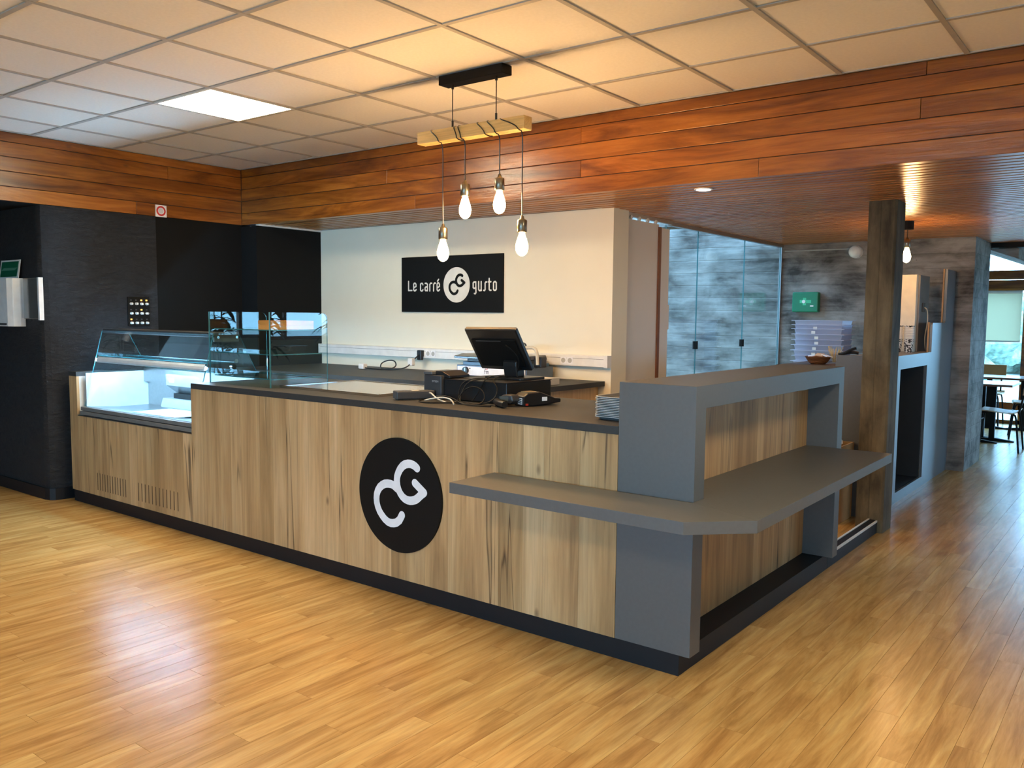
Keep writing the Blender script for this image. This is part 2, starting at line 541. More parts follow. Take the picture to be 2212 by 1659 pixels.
# ---- tiled ceiling
GX, GY = -2.3993, -0.7594
xs = [XL] + [GX+0.6*i for i in range(-4, 12)] + [4.75]
ys = [-7.6] + [GY+0.6*j for j in range(-11, 4)] + [YB]
cb = B()
for X in xs[1:-1]: cb.box((X-0.012, ys[0], ZC-0.001), (X+0.012, ys[-1], ZC+0.006))
for Y in ys[1:-1]: cb.box((xs[0], Y-0.012, ZC), (xs[-1], Y+0.012, ZC+0.006))
cb.box((XL, -7.6, ZC), (XL+0.014, YB, ZC+0.006)).box((XL, YB-0.014, ZC), (4.75, YB, ZC+0.006))
cl = struct('ceiling', cb, M_TBAR)
tm = {}
LIGHTS = [(-2, 1), (3, -5), (6, 0)]
for a in range(len(xs)-1):
    for b_ in range(len(ys)-1):
        i, j = round((xs[a]-GX)/0.6), round((ys[b_]-GY)/0.6)
        if (i, j) in LIGHTS and abs(xs[a+1]-xs[a]-0.6) < 0.01: continue
        wx, wy = xs[a+1]-xs[a], ys[b_+1]-ys[b_]
        key = (round(wx, 3), round(wy, 3))
        if key not in tm:
            tm[key] = B().box((-wx/2+0.003, -wy/2+0.003, 0), (wx/2-0.003, wy/2-0.003, 0.018)).mesh('ceiling_tile')
        obj('ceiling_tile', tm[key], M_TILE, cl, loc=(xs[a]+wx/2, ys[b_]+wy/2, ZC+0.006+RND.choice((0, 0, 0, 0.002))))
struct('ceiling_deck', B().box((-9.2, -7.8, ZC+0.03), (4.95, YB+0.10, ZC+0.25)), M_VOID)
for k, (i, j) in enumerate(LIGHTS):
    cx, cy = GX+0.6*i+0.3, GY+0.6*j+0.3
    where = ['set in the tiled ceiling left of the pendant', 'over the hall behind the camera, left one', 'over the hall behind the camera, right one'][k]
    t = thing('ceiling_panel_light', 'square white glowing ceiling light panel ' + where, 'ceiling light', (cx, cy, ZC), 'square ceiling light panels')
    f = B()
    f.box((cx-0.297, cy-0.297, ZC-0.002), (cx+0.297, cy-0.28, ZC+0.02)).box((cx-0.297, cy+0.28, ZC-0.002), (cx+0.297, cy+0.297, ZC+0.02))
    f.box((cx-0.297, cy-0.28, ZC-0.002), (cx-0.28, cy+0.28, ZC+0.02)).box((cx+0.28, cy-0.28, ZC-0.002), (cx+0.297, cy+0.28, ZC+0.02))
    obj('frame', f, M_WHITEP, t)
    obj('diffuser', B().box((cx-0.28, cy-0.28, ZC+0.002), (cx+0.28, cy+0.28, ZC+0.012)), M_PANEL, t)

# ---- wooden fascia beams with planks
rows = [(0.0, 0.069), (0.069, 0.175), (0.175, 0.278), (0.278, 0.386), (0.386, ZC-ZB)]
t1 = struct('trim_1', B().box((XL, YB+0.012, ZB+0.004), (4.75, YB+0.10, ZC+0.03)), M_VOID)
joints = [[0.42+0.0, 3.4], [-1.62, 1.6], [-3.4, 0.40, 3.0], [-1.62, 2.2], [-3.1, -0.43, 2.0]]
for (a, b_), js in zip(rows, joints):
    ex = [XL+0.003] + js + [4.75]
    for p, q in zip(ex[:-1], ex[1:]):
        z1, z0 = ZC-a-0.002, ZC-b_+0.002
        dy = RND.uniform(-0.002, 0.002)
        obj('plank', B().box((p+0.001, YB+dy, z0), (q-0.001, YB+0.014, z1)), M_BEAM, t1, bevel=0.002)
t2 = struct('trim_2', B().box((XL-0.10, -7.6, ZB+0.004), (XL-0.012, YB+0.10, ZC+0.03)), M_VOID)
jl = [[-3.0], [-1.2, 0.9], [-2.4], [-0.6], [-3.6, 0.62]]
for (a, b_), js in zip(rows, jl):
    ex = [-7.6] + js + [YB]
    for p, q in zip(ex[:-1], ex[1:]):
        z1, z0 = ZC-a-0.002, ZC-b_+0.002
        obj('plank', B().box((XL-0.014, p+0.001, z0), (XL+RND.uniform(-0.002, 0.002), q-0.001, z1)), M_BEAML, t2, bevel=0.002)

# ---- slatted low ceiling behind the beam
sl = struct('ceiling_slatted', B().box((-5.2, YB+0.02, ZB+0.085), (4.75, 2.56, ZB+0.20)).box((-1.96, 2.56, ZB+0.085), (4.75, 6.80, ZB+0.20)).box((-1.96, 2.56, ZB+0.002), (-1.905, 5.93, ZB+0.085)), M_BLACKM)
y = YB+0.004
pitch = 0.088
while y < 6.74:
    x0 = -5.05 if y+0.075 < 2.33 else -1.90
    obj('slat', B().prism([(y, ZB+0.001), (y+0.061, ZB+0.001), (y+0.061, ZB+0.004), (y+0.044, ZB+0.020), (y+0.017, ZB+0.020), (y, ZB+0.004)], 'x', x0, 4.74), M_SLAT, sl)
    y += pitch
struct('ceiling_low', B().box((-9.0, -7.6, ZB), (XL-0.014, 1.6, ZB+0.20)), M_DARKW)

# ---- walls
struct('wall_left_rough', B().prism([(-8.9, -0.11), (-5.37, -0.11), (-5.325, -0.10), (-5.298, -0.07), (-5.288, -0.02), (-5.287, 0.785), (-8.9, 0.785)], 'z', 0.0, ZB), M_RENDER)
struct('baseboard_left', B().prism([(-8.9, -0.122), (-5.37, -0.122), (-5.318, -0.11), (-5.288, -0.08), (-5.276, -0.02), (-5.276, 0.2), (-8.9, 0.2)], 'z', 0.0, 0.09), M_PLINTH)
struct('wall_left', B().box((-8.9, 0.786, 0), (-5.293, YB+0.1, ZB+0.004)).box((-8.9, YB, 0), (-5.065, 3.1, ZB-0.012)), M_DARKW)
struct('trim_3', B().box((-5.10, YB+0.02, ZB-0.012), (-5.045, 2.33, ZB+0.002)), M_WHITEP)
struct('wall_back_white', B().box((-5.064, 2.316, 0), (-1.802, 2.53, ZB+0.003)), M_WHITEW)
struct('wall_back_upper', B().box((-6.0, 2.531, 0), (-1.95, 2.6, 3.3)), M_CONC)
struct('wall_far_concrete', B().box((-6.0, 5.93, -0.1), (-0.035, 6.77, 3.3)), M_CONC)
struct('wall_court_left', B().box((-6.2, 2.53, -0.1), (-6.0, 6.77, 3.3)), M_CONC)
struct('wall_street_left', B().box((-9.2, -7.8, 0), (-9.0, 1.7, 3.0)), M_DARKW)
struct('beam_court', B().box((-5.9, 5.1, 2.40), (-2.0, 5.35, 2.72)), M_CONC)
# wall behind the camera with a band of windows
wf = B().box((-9.2, -7.8, 0), (4.95, -7.6, 0.7)).box((-9.2, -7.8, 2.2), (4.95, -7.6, 2.97))
wf.box((-9.2, -7.8, 0.7), (-3.3, -7.6, 2.2)).box((4.3, -7.8, 0.7), (4.95, -7.6, 2.2))
struct('wall_front', wf, M_WHITEW)
wr = B().box((4.75, -7.8, 0), (4.95, 4.5, 2.97)).box((4.75, 4.5, 1.8), (4.95, 10.95, 2.97)).box((4.75, 4.5, 0), (4.95, 10.95, 1.0)).box((4.75, 9.0, 1.0), (4.95, 10.95, 1.8))
struct('wall_right', wr, M_WHITEW)
def window(name, axis, at, a0, a1, z0, z1, n, mat=None):
    """frame, mullions and panes in a wall opening"""
    mat = mat or M_BEAM
    def bx(p, q, r, s, d):
        return ((p, at-d, r), (q, at+d, s)) if axis == 'y' else ((at-d, p, r), (at+d, q, s))
    fr = B()
    fr.box(*bx(a0, a1, z0, z0+0.06, 0.04)); fr.box(*bx(a0, a1, z1-0.06, z1, 0.04))
    st = (a1-a0)/n
    for k in range(n+1):
        c = a0+st*k
        fr.box(*bx(max(a0, c-0.035), min(a1, c+0.035), z0+0.06, z1-0.06, 0.04))
    o = struct(name, fr, mat)
    for k in range(n):
        obj('pane', B().box(*bx(a0+st*k+0.035, a0+st*(k+1)-0.035, z0+0.06, z1-0.06, 0.004)), M_WINGL, o)
    return o
window('window_1', 'y', -7.7, -3.3, 4.3, 0.7, 2.2, 5)
window('window_2', 'x', 4.85, 4.5, 9.0, 1.0, 1.8, 3)

# ---- far dining room: glazed end wall with timber header
YW = 10.62
dw = B().box((-3.0, YW-0.05, 1.873), (-0.10, YW+0.08, 2.02)).box((-3.0, YW-0.07, 2.03), (-0.10, YW+0.08, 2.153))
dw.box((-3.0, YW-0.05, 0.19), (-0.10, YW+0.05, 0.30)).box((-0.16, YW-0.05, 0.0), (-0.08, YW+0.05, 2.5)).box((-3.0, YW-0.05, 0.0), (-0.10, YW+0.05, 0.05))
dw.box((-0.08, YW-0.05, 1.873), (4.75, YW+0.08, 2.153)).box((-0.08, YW-0.05, 0.0), (4.75, YW+0.05, 0.05)).box((1.4, YW-0.05, 0), (1.48, YW+0.05, 1.9))
w3 = struct('window_3', dw, M_BEAM)
obj('pane', B().box((-3.0, YW-0.004, 0.30), (-0.16, YW+0.004, 1.873)), M_WINGL, w3)
obj('pane', B().box((-3.0, YW-0.004, 0.05), (-0.16, YW+0.004, 0.19)), M_WINGL, w3)
obj('pane', B().box((-3.0, YW-0.004, 2.153), (-0.16, YW+0.004, 2.60)), M_WINGL, w3)
obj('pane', B().box((-0.08, YW-0.004, 0.05), (1.40, YW+0.004, 1.873)), M_WINGL, w3)
struct('wall_dining_left', B().box((-3.2, 6.77, 0), (-3.0, 10.95, 3.2)), M_CONC)
struct('wall_dining_light_block', B().box((1.48, YW-0.03, 0.05), (4.75, YW+0.1, 2.153)), M_WHITEW)  # unseen infill, added to cut the daylight from the dining glazing
struct('wall_dining_gable', B().box((-0.08, YW-0.03, 2.153), (4.95, YW+0.1, 3.2)), M_CONC)
# sloping concrete soffit, falling to the right
zs = lambda X: 2.383 - (X+0.601)*(2.383-2.228)/0.408
struct('ceiling_dining', B().prism([(-3.2, zs(-3.2)), (0.2, zs(0.2)), (0.2, 3.6), (-3.2, 3.6)], 'y', 6.90, 10.95).box((0.2, 6.9, 2.20), (4.95, 10.95, 2.5)), M_CONC)
struct('trim_4', B().box((-0.03, 6.76, ZB-0.05), (4.75, 6.92, ZB+0.30)), M_BLACKM)
t_ = NT('roller_blind_fabric')
_a = t_.n('BsdfTranslucent', ins={'Color': (0.80, 0.76, 0.60, 1)})
_b = t_.n('BsdfDiffuse', ins={'Color': (0.55, 0.52, 0.44, 1)})
_m1 = t_.n('MixShader', ins={0: 0.55}); t_.t.links.new(_a.outputs[0], _m1.inputs[1]); t_.t.links.new(_b.outputs[0], _m1.inputs[2])
t_.t.links.new(_m1.outputs[0], t_.out.inputs[0])
bl = thing('roller_blind', 'pale roller blind pulled halfway down the far dining window', 'blind', (-1.6, YW-0.09, 1.15))
obj('fabric', B().box((-2.9, YW-0.085, 1.17), (-0.18, YW-0.083, 1.83)), t_.m, bl)
obj('bottom_rail', B().box((-2.9, YW-0.092, 1.15), (-0.18, YW-0.076, 1.172)), M_WHITEP, bl)
obj('roller', B().cyl((-2.9, YW-0.09, 1.85), (-0.18, YW-0.09, 1.85), 0.022), M_WHITEP, bl)

# ---- glass partition to the courtyard
XG = -1.90
gp = struct('window_4', B().box((XG-0.02, 3.30, ZB-0.03), (XG+0.02, 5.93, ZB+0.001)).box((XG-0.02, 3.30, 0), (XG+0.02, 5.93, 0.03)).box((XG-0.012, 5.90, 0.03), (XG+0.012, 5.93, ZB-0.03)), M_STEEL)
for p, q in ((3.30, 3.90), (3.905, 4.93), (4.935, 5.895)):
    g = B().box((XG-0.005, p, 0.03), (XG+0.005, q, ZB-0.03))
    o = obj('pane', g, [M_WINGL, M_EDGE], gp)
    for f in o.data.polygons:
        if abs(f.normal.y) > 0.5: f.material_index = 1
for yy in (3.90, 4.93):
    obj('patch_fitting', B().box((XG-0.015, yy-0.02, 1.17), (XG+0.015, yy+0.025, 1.24)), M_BLACKM, gp)
# white sliding door leaf and its edge boards beside the glass
d1 = struct('door_1', B().box((-1.875, 2.531, 0.01), (-1.835, 3.06, 2.185)), M_PINKW)
obj('edge_strip', B().box((-1.85, 3.05, 0.01), (-1.822, 3.085, 2.165)), plain('brown_edge', sr(120, 72, 44), 0.5), d1)
obj('edge_board', B().box((-1.86, 3.085, 0.01), (-1.83, 3.235, 2.160)).box((-1.862, 3.235, 1.35), (-1.834, 3.262, 1.55)), M_PINKW, d1)
obj('track', B().box((-1.87, 2.54, 2.205), (-1.84, 3.3, ZB)), M_STEEL, d1)
for k in range(4):
    obj('roller', B().cyl((-1.848, 2.62+0.13*k, 2.20), (-1.830, 2.62+0.13*k, 2.20), 0.016, n=12), M_WHITEP, d1)

# ---- concrete column
struct('column_concrete', B().prism([(-0.196, 2.945), (-0.030, 2.945), (-0.017, 2.955), (-0.015, 3.155), (-0.196, 3.165)], 'z', 0.0, ZB+0.001), M_CONCV)

# ---- ground and greenery outside
t_ = NT('outdoor_paving')
_n = t_.n('TexNoise', ins={'Vector': t_.n('TexCoord').outputs['Object'], 'Scale': 0.8, 'Detail': 5.0})
t_.bsdf(t_.ramp(_n.outputs[0], [(0.4, (0.34, 0.36, 0.33)), (0.6, (0.46, 0.46, 0.44))]), 0.9)
struct('ground', B().box((-60, -60, -0.3), (60, 60, -0.1)), t_.m)
# =================================================================== END SETTING

# =================================================================== SERVICE COUNTER
XR, WF, DF, HF, Z0 = 0.0, 0.3474, 1.8926, 1.1817, 0.0916    # grey end bar
XLC = -5.18
XN0, XN1, ZN = -5.062, -3.528, 0.666                        # notch for the display case
sc = thing('service_counter', 'long counter faced in knotty oak boards with dark grey worktop', 'counter', (-2.7, 0.4, 0))
obj('plinth', B().box((XLC, 0.012, 0), (-WF, 0.84, Z0)), M_PLINTH, sc)
# front boards
edges = [XLC, -5.062]
x = -5.062
br = random.Random(21)
while x < -WF-0.24:
    x += br.uniform(0.10, 0.21)
    edges.append(x)
edges.append(-WF-0.001)
edges = sorted([e for e in edges if abs(e-XN1) > 0.05] + [XN1])
slots = [[-4.79+0.0365*k for k in range(12)], [-4.214+0.0455*k for k in range(12)]]
allslots = [s for g in slots for s in g]
for a, b_ in zip(edges[:-1], edges[1:]):
    top = HC-0.036
    if XN0-0.01 < (a+b_)/2 < XN1: top = ZN
    o = obj('board', B().box((a+0.0004, 0.0, Z0), (b_-0.0004, 0.019, top)), M_OAK, sc)
M_SLOT = plain('vent_slot_shadow_gap', sr(96, 70, 48), 0.8)
for s in allslots:
    z1 = 0.262 if s > -4.3 else 0.262
    obj('vent_slot', B().box((s, -0.0006, 0.135), (s+0.009, 0.004, z1)), M_SLOT, sc)
obj('carcass', B().box((XN1+0.02, 0.75, Z0), (-WF, 0.79, HC-0.036)).box((XLC, 0.58, Z0), (XN1, 0.60, 0.66)).box((XN1+0.0, 0.02, Z0), (XN1+0.018, 0.79, HC-0.036)).box((XLC, 0.02, Z0), (XLC+0.018, 0.60, 0.96)), M_GREY, sc)
wt = B()
wt.box((XN1+0.006, -0.004, HC-0.0355), (-WF, 0.85, HC))
obj('worktop', wt, M_TOP, sc, bevel=0.0015)
obj('end_cap', B().box((XLC, -0.003, HC-0.036), (XN0, 0.62, HC-0.001)), M_TOP, sc, bevel=0.0015)
obj('end_cheek', B().box((XN0-0.02, 0.019, ZN-0.06), (XN0-0.001, 0.60, HC-0.036)), plain('pale_cheek', (0.62, 0.58, 0.52), 0.5), sc)
obj('case_sill', B().box((XN0, -0.002, ZN), (XN1, 0.03, ZN+0.006)), M_STEEL, sc)

# logo geometry, in units of the disc radius
LOGO = [[(0.08,-0.332),(0.019,-0.429),(-0.06,-0.485),(-0.132,-0.505),(-0.205,-0.512),(-0.272,-0.5),(-0.35,-0.46),(-0.419,-0.403),(-0.475,-0.345),(-0.518,-0.273),(-0.545,-0.2),(-0.553,-0.125),(-0.545,-0.05),(-0.516,0.02),(-0.468,0.085),(-0.405,0.132),(-0.335,0.165),(-0.262,0.177),(-0.19,0.178),(-0.129,0.166),(-0.041,0.118)],
        [(0.442,0.529),(0.400,0.556),(0.353,0.574),(0.295,0.585),(0.234,0.582),(0.16,0.563),(0.097,0.525),(0.04,0.467),(-0.005,0.396),(-0.032,0.33),(-0.040,0.26),(-0.030,0.18),(0.0,0.104),(0.04,0.045),(0.092,-0.003),(0.15,-0.035),(0.213,-0.051),(0.275,-0.052),(0.333,-0.042),(0.395,-0.022),(0.452,0.012),(0.534,0.082),(0.604,0.131)],
        [(0.604,0.131),(0.393,0.269)]]
ds = thing('round_logo_sign', 'round black sign with white interlocked C and G letters', 'sign', (-1.628, -0.012, 0.235))
obj('disc', B().cyl((-1.628, -0.0125, 0.53), (-1.628, -0.0005, 0.53), 0.2955, n=96), M_BLACKM, ds)
lg = B()
for k, ln in enumerate(LOGO):
    lg.stroke([(-1.628+u*0.2955, 0.53+v*0.2955) for u, v in ln], 0.0425, lambda u, v, k=k: (u, -0.0134-0.0004*k, v))
obj('lettering', lg, M_WHITE, ds, label='white CG monogram')

# ---- grey end bar with niche and ledge
eb = thing('end_bar', 'dark grey open bar frame with oak niche closing the counter end', 'bar', (-0.17, 0.95, 0))
TH = 0.092
obj('plinth', B().box((-WF-0.0, 0.012, 0), (-0.0526, DF-0.005, Z0-0.0005)), M_PLINTH, eb)
ob = [(0.0, Z0), (0.0, HF), (DF, HF), (DF, Z0)]; ib = [(TH, Z0), (TH, HF-TH), (DF-TH+0.005, HF-TH), (DF-TH+0.005, Z0)]
fb = B()
vs = [(X, y, z) for X in (-WF, 0.0) for loop in (ob, ib) for y, z in loop]
fs = []
for k in range(3):
    fs += [(k, k+1, 4+k+1, 4+k), (8+k, 8+k+1, 12+k+1, 12+k), (k, k+1, 8+k+1, 8+k), (4+k, 4+k+1, 12+k+1, 12+k)]
fs += [(0, 4, 12, 8), (3, 7, 15, 11)]
obj('frame', fb.add(vs, fs), M_GREY, eb, bevel=0.0015)
br = random.Random(5)
yy = TH+0.001
XP = -0.172
while yy < DF-TH:
    y1 = min(yy+br.uniform(0.15, 0.27), DF-TH+0.004)
    if DF-TH-y1 < 0.06: y1 = DF-TH+0.004
    obj('board', B().box((XP-0.018, yy+0.0004, Z0), (XP, y1-0.0004, HF-TH-0.001)), M_OAK, eb)
    yy = y1 + (0.0 if y1 < DF-TH else 1)
obj('rear_board', B().box((-WF, TH+0.001, Z0), (-WF+0.018, DF-TH, HF-TH-0.001)), M_GREY, eb)
SZ = 0.726
lb = B()
# ledge: two convex slabs meeting in a mitre
lb.prism([(-1.0, -0.0145), (-1.0, -0.322), (0.117, -0.322), (0.314, -0.130), (0.001, -0.0145)], 'z', SZ-0.047, SZ)
lb.prism([(0.001, -0.0145), (0.314, -0.130), (0.296, 1.80), (XP+0.001, 1.80), (XP+0.001, TH+0.001), (0.001, TH+0.001)], 'z', SZ-0.047, SZ)
obj('ledge', lb, M_GREY, eb, label='grey ledge wrapping around the corner of the bar', bevel=0.001)

# threshold strip to the column
th = thing('threshold_strip', 'low black plinth strip with white capping running to the column', 'threshold', (-0.08, 2.4, 0))
obj('plinth', B().box((-0.10, DF, 0), (-0.0605, 2.944, 0.088)).box((-0.0605, DF, 0), (-0.0526, 2.944, 0.0735)), M_PLINTH, th)
obj('inner_trim', B().box((-0.112, DF, 0.0), (-0.1005, 2.944, 0.092)), M_WHITEP, th)
obj('capping', B().box((-0.060, DF+0.001, 0.074), (-0.050, 2.944, 0.0865)), M_WHITEP, th)

# ---- hob / hot plate let into the worktop
hb = thing('griddle_plate', 'flat stainless griddle plate let into the counter top', 'griddle', (-2.43, 0.49, HC))
obj('rim', B().box((-2.86, 0.185, HC), (-1.985, 0.20, HC+0.014)).box((-2.86, 0.785, HC), (-1.985, 0.80, HC+0.014)).box((-2.86, 0.20, HC), (-2.845, 0.785, HC+0.014)).box((-2.0, 0.20, HC), (-1.985, 0.785, HC+0.014)), M_CHROME, hb, bevel=0.002)
obj('plate', B().box((-2.845, 0.20, HC), (-2.0, 0.785, HC+0.010)), plain('pale_plate', (0.50, 0.49, 0.45), 0.18, metallic=0.6), hb)

# =================================================================== DISPLAY CASE
dc = thing('display_case', 'refrigerated glass display case glowing pale blue at the counter end', 'display case', (-4.28, 0.3, 0.66))
CX0, CX1 = -5.03, -3.56
def pane(name, b, par, mat=M_GLASSC, thin='y'):
    o = obj(name, b, [mat, M_EDGE], par)
    ps = sorted(o.data.polygons, key=lambda p: -p.area)
    for p in ps[2:]: p.material_index = 1
    return o
def sheet(p0, p1, p2, p3, th=0.006):
    """a glass sheet through four coplanar points"""
    p = [Vector(q) for q in (p0, p1, p2, p3)]
    nn = (p[1]-p[0]).cross(p[3]-p[0]).normalized()*th/2
    b = B()
    b.add([q-nn for q in p]+[q+nn for q in p], [(0,3,2,1),(4,5,6,7),(0,1,5,4),(1,2,6,5),(2,3,7,6),(3,0,4,7)])
    return b
yf = lambda z: 0.19+(z-1.31)*(0.19-0.111)/(1.31-1.006)
pane('front_glass', sheet((CX0, yf(0.735), 0.735), (CX1, yf(0.735), 0.735), (CX1, yf(1.30), 1.30), (CX0, yf(1.30), 1.30)), dc)
pane('rear_glass', sheet((CX0, 0.535, 1.01), (CX1, 0.535, 1.01), (CX1, 0.385, 1.30), (CX0, 0.385, 1.30)), dc)
for X in (CX0, CX1):
    zb = 0.735 if X == CX0 else 1.0
    prof = [(yf(zb)+0.004, zb), (0.535, zb), (0.535, 1.01), (0.39, 1.295), (0.375, 1.308), (0.205, 1.308), (0.192, 1.300)]
    o = obj('end_glass', B().prism(prof, 'x', X-0.003, X+0.003), [M_GLASSC, M_EDGE], dc)
    for p in o.data.polygons:
        if abs(p.normal.x) < 0.5: p.material_index = 1
obj('top_panel', B().box((CX0+0.004, 0.190, 1.304), (CX1-0.004, 0.388, 1.316)).box((CX0+0.004, 0.192, 1.285), (CX1-0.004, 0.20, 1.304)), M_DARKG, dc, bevel=0.002)
tp = obj('hinge_plate', B().box((CX1-0.016, 0.20, 1.255), (CX1-0.005, 0.385, 1.303)), plain('grey_clip', (0.32, 0.33, 0.32), 0.4), dc)
for yy in (0.22, 0.36):
    obj('screw', B().cyl((CX1+0.004, yy, 1.285), (CX1+0.012, yy, 1.285), 0.009), M_CHROME, dc)
pane('shelf_glass', B().box((CX0+0.01, 0.15, 1.112), (CX1-0.01, 0.36, 1.118)), dc)
lh = obj('lamp_housing', B().prism([(0.140, 1.108), (0.128, 1.094), (0.125, 1.078), (0.127, 1.066), (0.132, 1.064), (0.134, 1.076), (0.140, 1.097)], 'x', CX0+0.03, CX1-0.02), plain('lamp_shell', (0.62, 0.66, 0.68), 0.4), dc)
obj('tube', B().cyl((CX0+0.05, 0.160, 1.080), (CX1-0.05, 0.160, 1.080), 0.013, n=12), M_TUBE, lh)
obj('shelf_clip', B().cyl((CX1-0.004, 0.345, 1.085), (CX1-0.03, 0.345, 1.085), 0.018), M_CHROME, dc)
obj('shelf_ring', B().lathe([(0.010, 0), (0.014, 0), (0.014, 0.006), (0.010, 0.006)], (CX1+0.003, 0.355, 1.125), 14, axis='x'), M_CHROME, dc)
M_LINER = plain('case_liner', (0.46, 0.52, 0.53), 0.35)
obj('left_liner', B().box((CX0+0.004, 0.05, 0.70), (CX0+0.012, 0.54, 0.985)), M_LINER, dc)
obj('deck', B().prism([(0.045, 0.69), (0.045, 0.735), (0.30, 0.715), (0.54, 0.715), (0.54, 0.69)], 'x', CX0+0.012, CX1), M_STEEL, dc)
obj('deck_sheet', B().box((-4.45, 0.10, 0.729), (-3.9, 0.50, 0.733)), M_LINER, dc)
obj('back_wall', B().box((CX0+0.012, 0.50, 0.90), (CX1, 0.54, 1.008)).box((CX0+0.012, 0.535, 0.715), (CX1, 0.545, 0.90)), M_STEEL, dc)
obj('evaporator', B().prism([(0.42, 0.90), (0.50, 0.84), (0.535, 0.84), (0.535, 0.965), (0.42, 0.985)], 'x', -4.55, CX1-0.02), plain('evaporator_shell', (0.50, 0.54, 0.57), 0.35, metallic=0.7), dc)
obj('intake', B().box((-4.52, 0.46, 0.80), (CX1-0.03, 0.53, 0.838)), M_BLACKM, dc)
obj('lower_tray', B().prism([(0.40, 0.735), (0.42, 0.80), (0.53, 0.80), (0.53, 0.735)], 'x', -4.60, CX1-0.02), plain('tray_grey', (0.44, 0.48, 0.52), 0.35, metallic=0.6), dc)
obj('data_plate', B().box((-4.50, 0.416, 0.925), (-4.44, 0.4195, 0.955)), M_WHITE, dc)
for k, z in enumerate((0.676, 0.707)):
    obj('front_rail', B().box((XN0+0.028, 0.004+0.006*k, z), (XN1-0.002, 0.052, z+0.027)), plain('grey_rail', (0.30, 0.30, 0.29), 0.35, metallic=0.5), dc, bevel=0.003)
# LED spot clipped inside the case

# =================================================================== SNEEZE GUARD with glass shelves
sg = thing('glass_guard', 'clear glass guard box with thin glass shelves on the counter', 'glass guard', (-3.17, 0.33, HC))
GX0, GX1, GY0, GY1, GZ = -3.492, -2.858, 0.118, 0.555, 1.454
def rounded(y0, y1, z0, z1, r=0.045):
    pts = [(y0, z0), (y1, z0)]
    for k in range(7):
        a = math.pi/2*k/6
        pts.append((y1-r+r*math.cos(a), z1-r+r*math.sin(a)))
    pts.append((y0, z1))
    return pts
pane('front_pane', B().box((GX0, GY0-0.004, HC), (GX1, GY0+0.004, GZ)), sg, M_GLASS)
for X in (GX0, GX1):
    o = obj('side_pane', B().prism(rounded(GY0+0.005, GY1, HC, GZ), 'x', X-0.004, X+0.004), [M_GLASS, M_EDGE], sg)
    for p in o.data.polygons:
        if abs(p.normal.x) < 0.5: p.material_index = 1
for z in (1.345, 1.195, 1.045):
    pane('shelf', B().box((GX0+0.006, GY0+0.03, z-0.003), (GX1-0.006, GY1-0.04, z+0.003)), sg, M_GLASS)
bx = thing('wooden_tray', 'small pale wooden tray on the upper glass shelf', 'tray', (-3.05, 0.34, 1.348))
M_TRAYW = wood('tray_wood', [sr(190, 120, 54), sr(212, 146, 76)], 'x', along=1.0, across=12.0, rough=0.5, var=0.1, bump=0.05)
t = B()
x0, x1, y0, y1, z0, z1 = -3.17, -2.885, 0.26, 0.47, 1.3485, 1.402
for (a, b_) in ((0.0, 0.026), (0.028, 0.054)):
    za, zb = z0+a, z0+b_
    t.box((x0, y0, za), (x1, y0+0.008, zb)).box((x0, y1-0.008, za), (x1, y1, zb)).box((x0, y0+0.008, za), (x0+0.008, y1-0.008, zb)).box((x1-0.008, y0+0.008, za), (x1, y1-0.008, zb))
obj('sides', t, M_TRAYW, bx)
obj('base', B().box((x0+0.008, y0+0.008, z0), (x1-0.008, y1-0.008, z0+0.006)), M_TRAYW, bx)
tb = thing('plastic_tub', 'small empty clear plastic tub on the middle glass shelf', 'tub', (-2.96, 0.36, 1.199))
def tubshape(x0, x1, y0, y1, z0, z1, tp=0.008, th=0.0015):
    b = B()
    lo = [(x0+tp, y0+tp, z0), (x1-tp, y0+tp, z0), (x1-tp, y1-tp, z0), (x0+tp, y1-tp, z0)]
    hi = [(x0, y0, z1), (x1, y0, z1), (x1, y1, z1), (x0, y1, z1)]
    b.add(lo+hi, [(0,3,2,1),(0,1,5,4),(1,2,6,5),(2,3,7,6),(3,0,4,7)])
    return b
obj('body', tubshape(-3.01, -2.905, 0.29, 0.43, 1.1985, 1.245), M_CLEARP, tb)
r_ = B()
for (a, b_) in (((-3.016, 0.284), (-2.899, 0.292)), ((-3.016, 0.428), (-2.899, 0.436)), ((-3.016, 0.292), (-3.008, 0.428)), ((-2.907, 0.292), (-2.899, 0.428))):
    r_.box((a[0], a[1], 1.243), (b_[0], b_[1], 1.249))
obj('rim', r_, M_CLEARP, tb)

# =================================================================== PENDANT LAMP
pd = thing('pendant_lamp', 'four bare filament bulbs on black cords wrapped around a hanging pale timber', 'pendant lamp', (-1.54, 0.455, 1.74))
PY = 0.455
obj('canopy', B().box((-1.757, 0.415, 2.676), (-1.318, 0.495, ZC)), M_BLACKM, pd, bevel=0.003)
for X in (-1.69, -1.388):
    wv = obj('suspension_wire', B().cyl((X, PY, 2.445), (X, PY, 2.68), 0.0028, n=8), M_BLACK, pd)
    obj('ferrule', B().cyl((X, PY, 2.447), (X, PY, 2.490), 0.006, n=10), M_BLACK, wv)
    obj('cord_grip', B().cyl((X, PY, 2.655), (X, PY, 2.677), 0.007, n=10), M_BLACK, wv)
BZ0, BZ1, BY0, BY1 = 2.384, 2.449, 0.422, 0.488
obj('timber', B().box((-1.922, BY0, BZ0), (-1.181, BY1, BZ1)), M_PINE, pd, bevel=0.002)
bulbs = [(-1.758, 1.925, -1.83, 1), (-1.598, 2.147, -1.655, 2), (-1.362, 2.158, -1.50, 2), (-1.212, 1.936, -1.35, 1)]
sock = B().lathe([(0.004, 0.022), (0.008, 0.018), (0.012, 0.004), (0.022, 0.0), (0.0255, -0.004), (0.0255, -0.060), (0.022, -0.064)], n=20).mesh('socket', True)
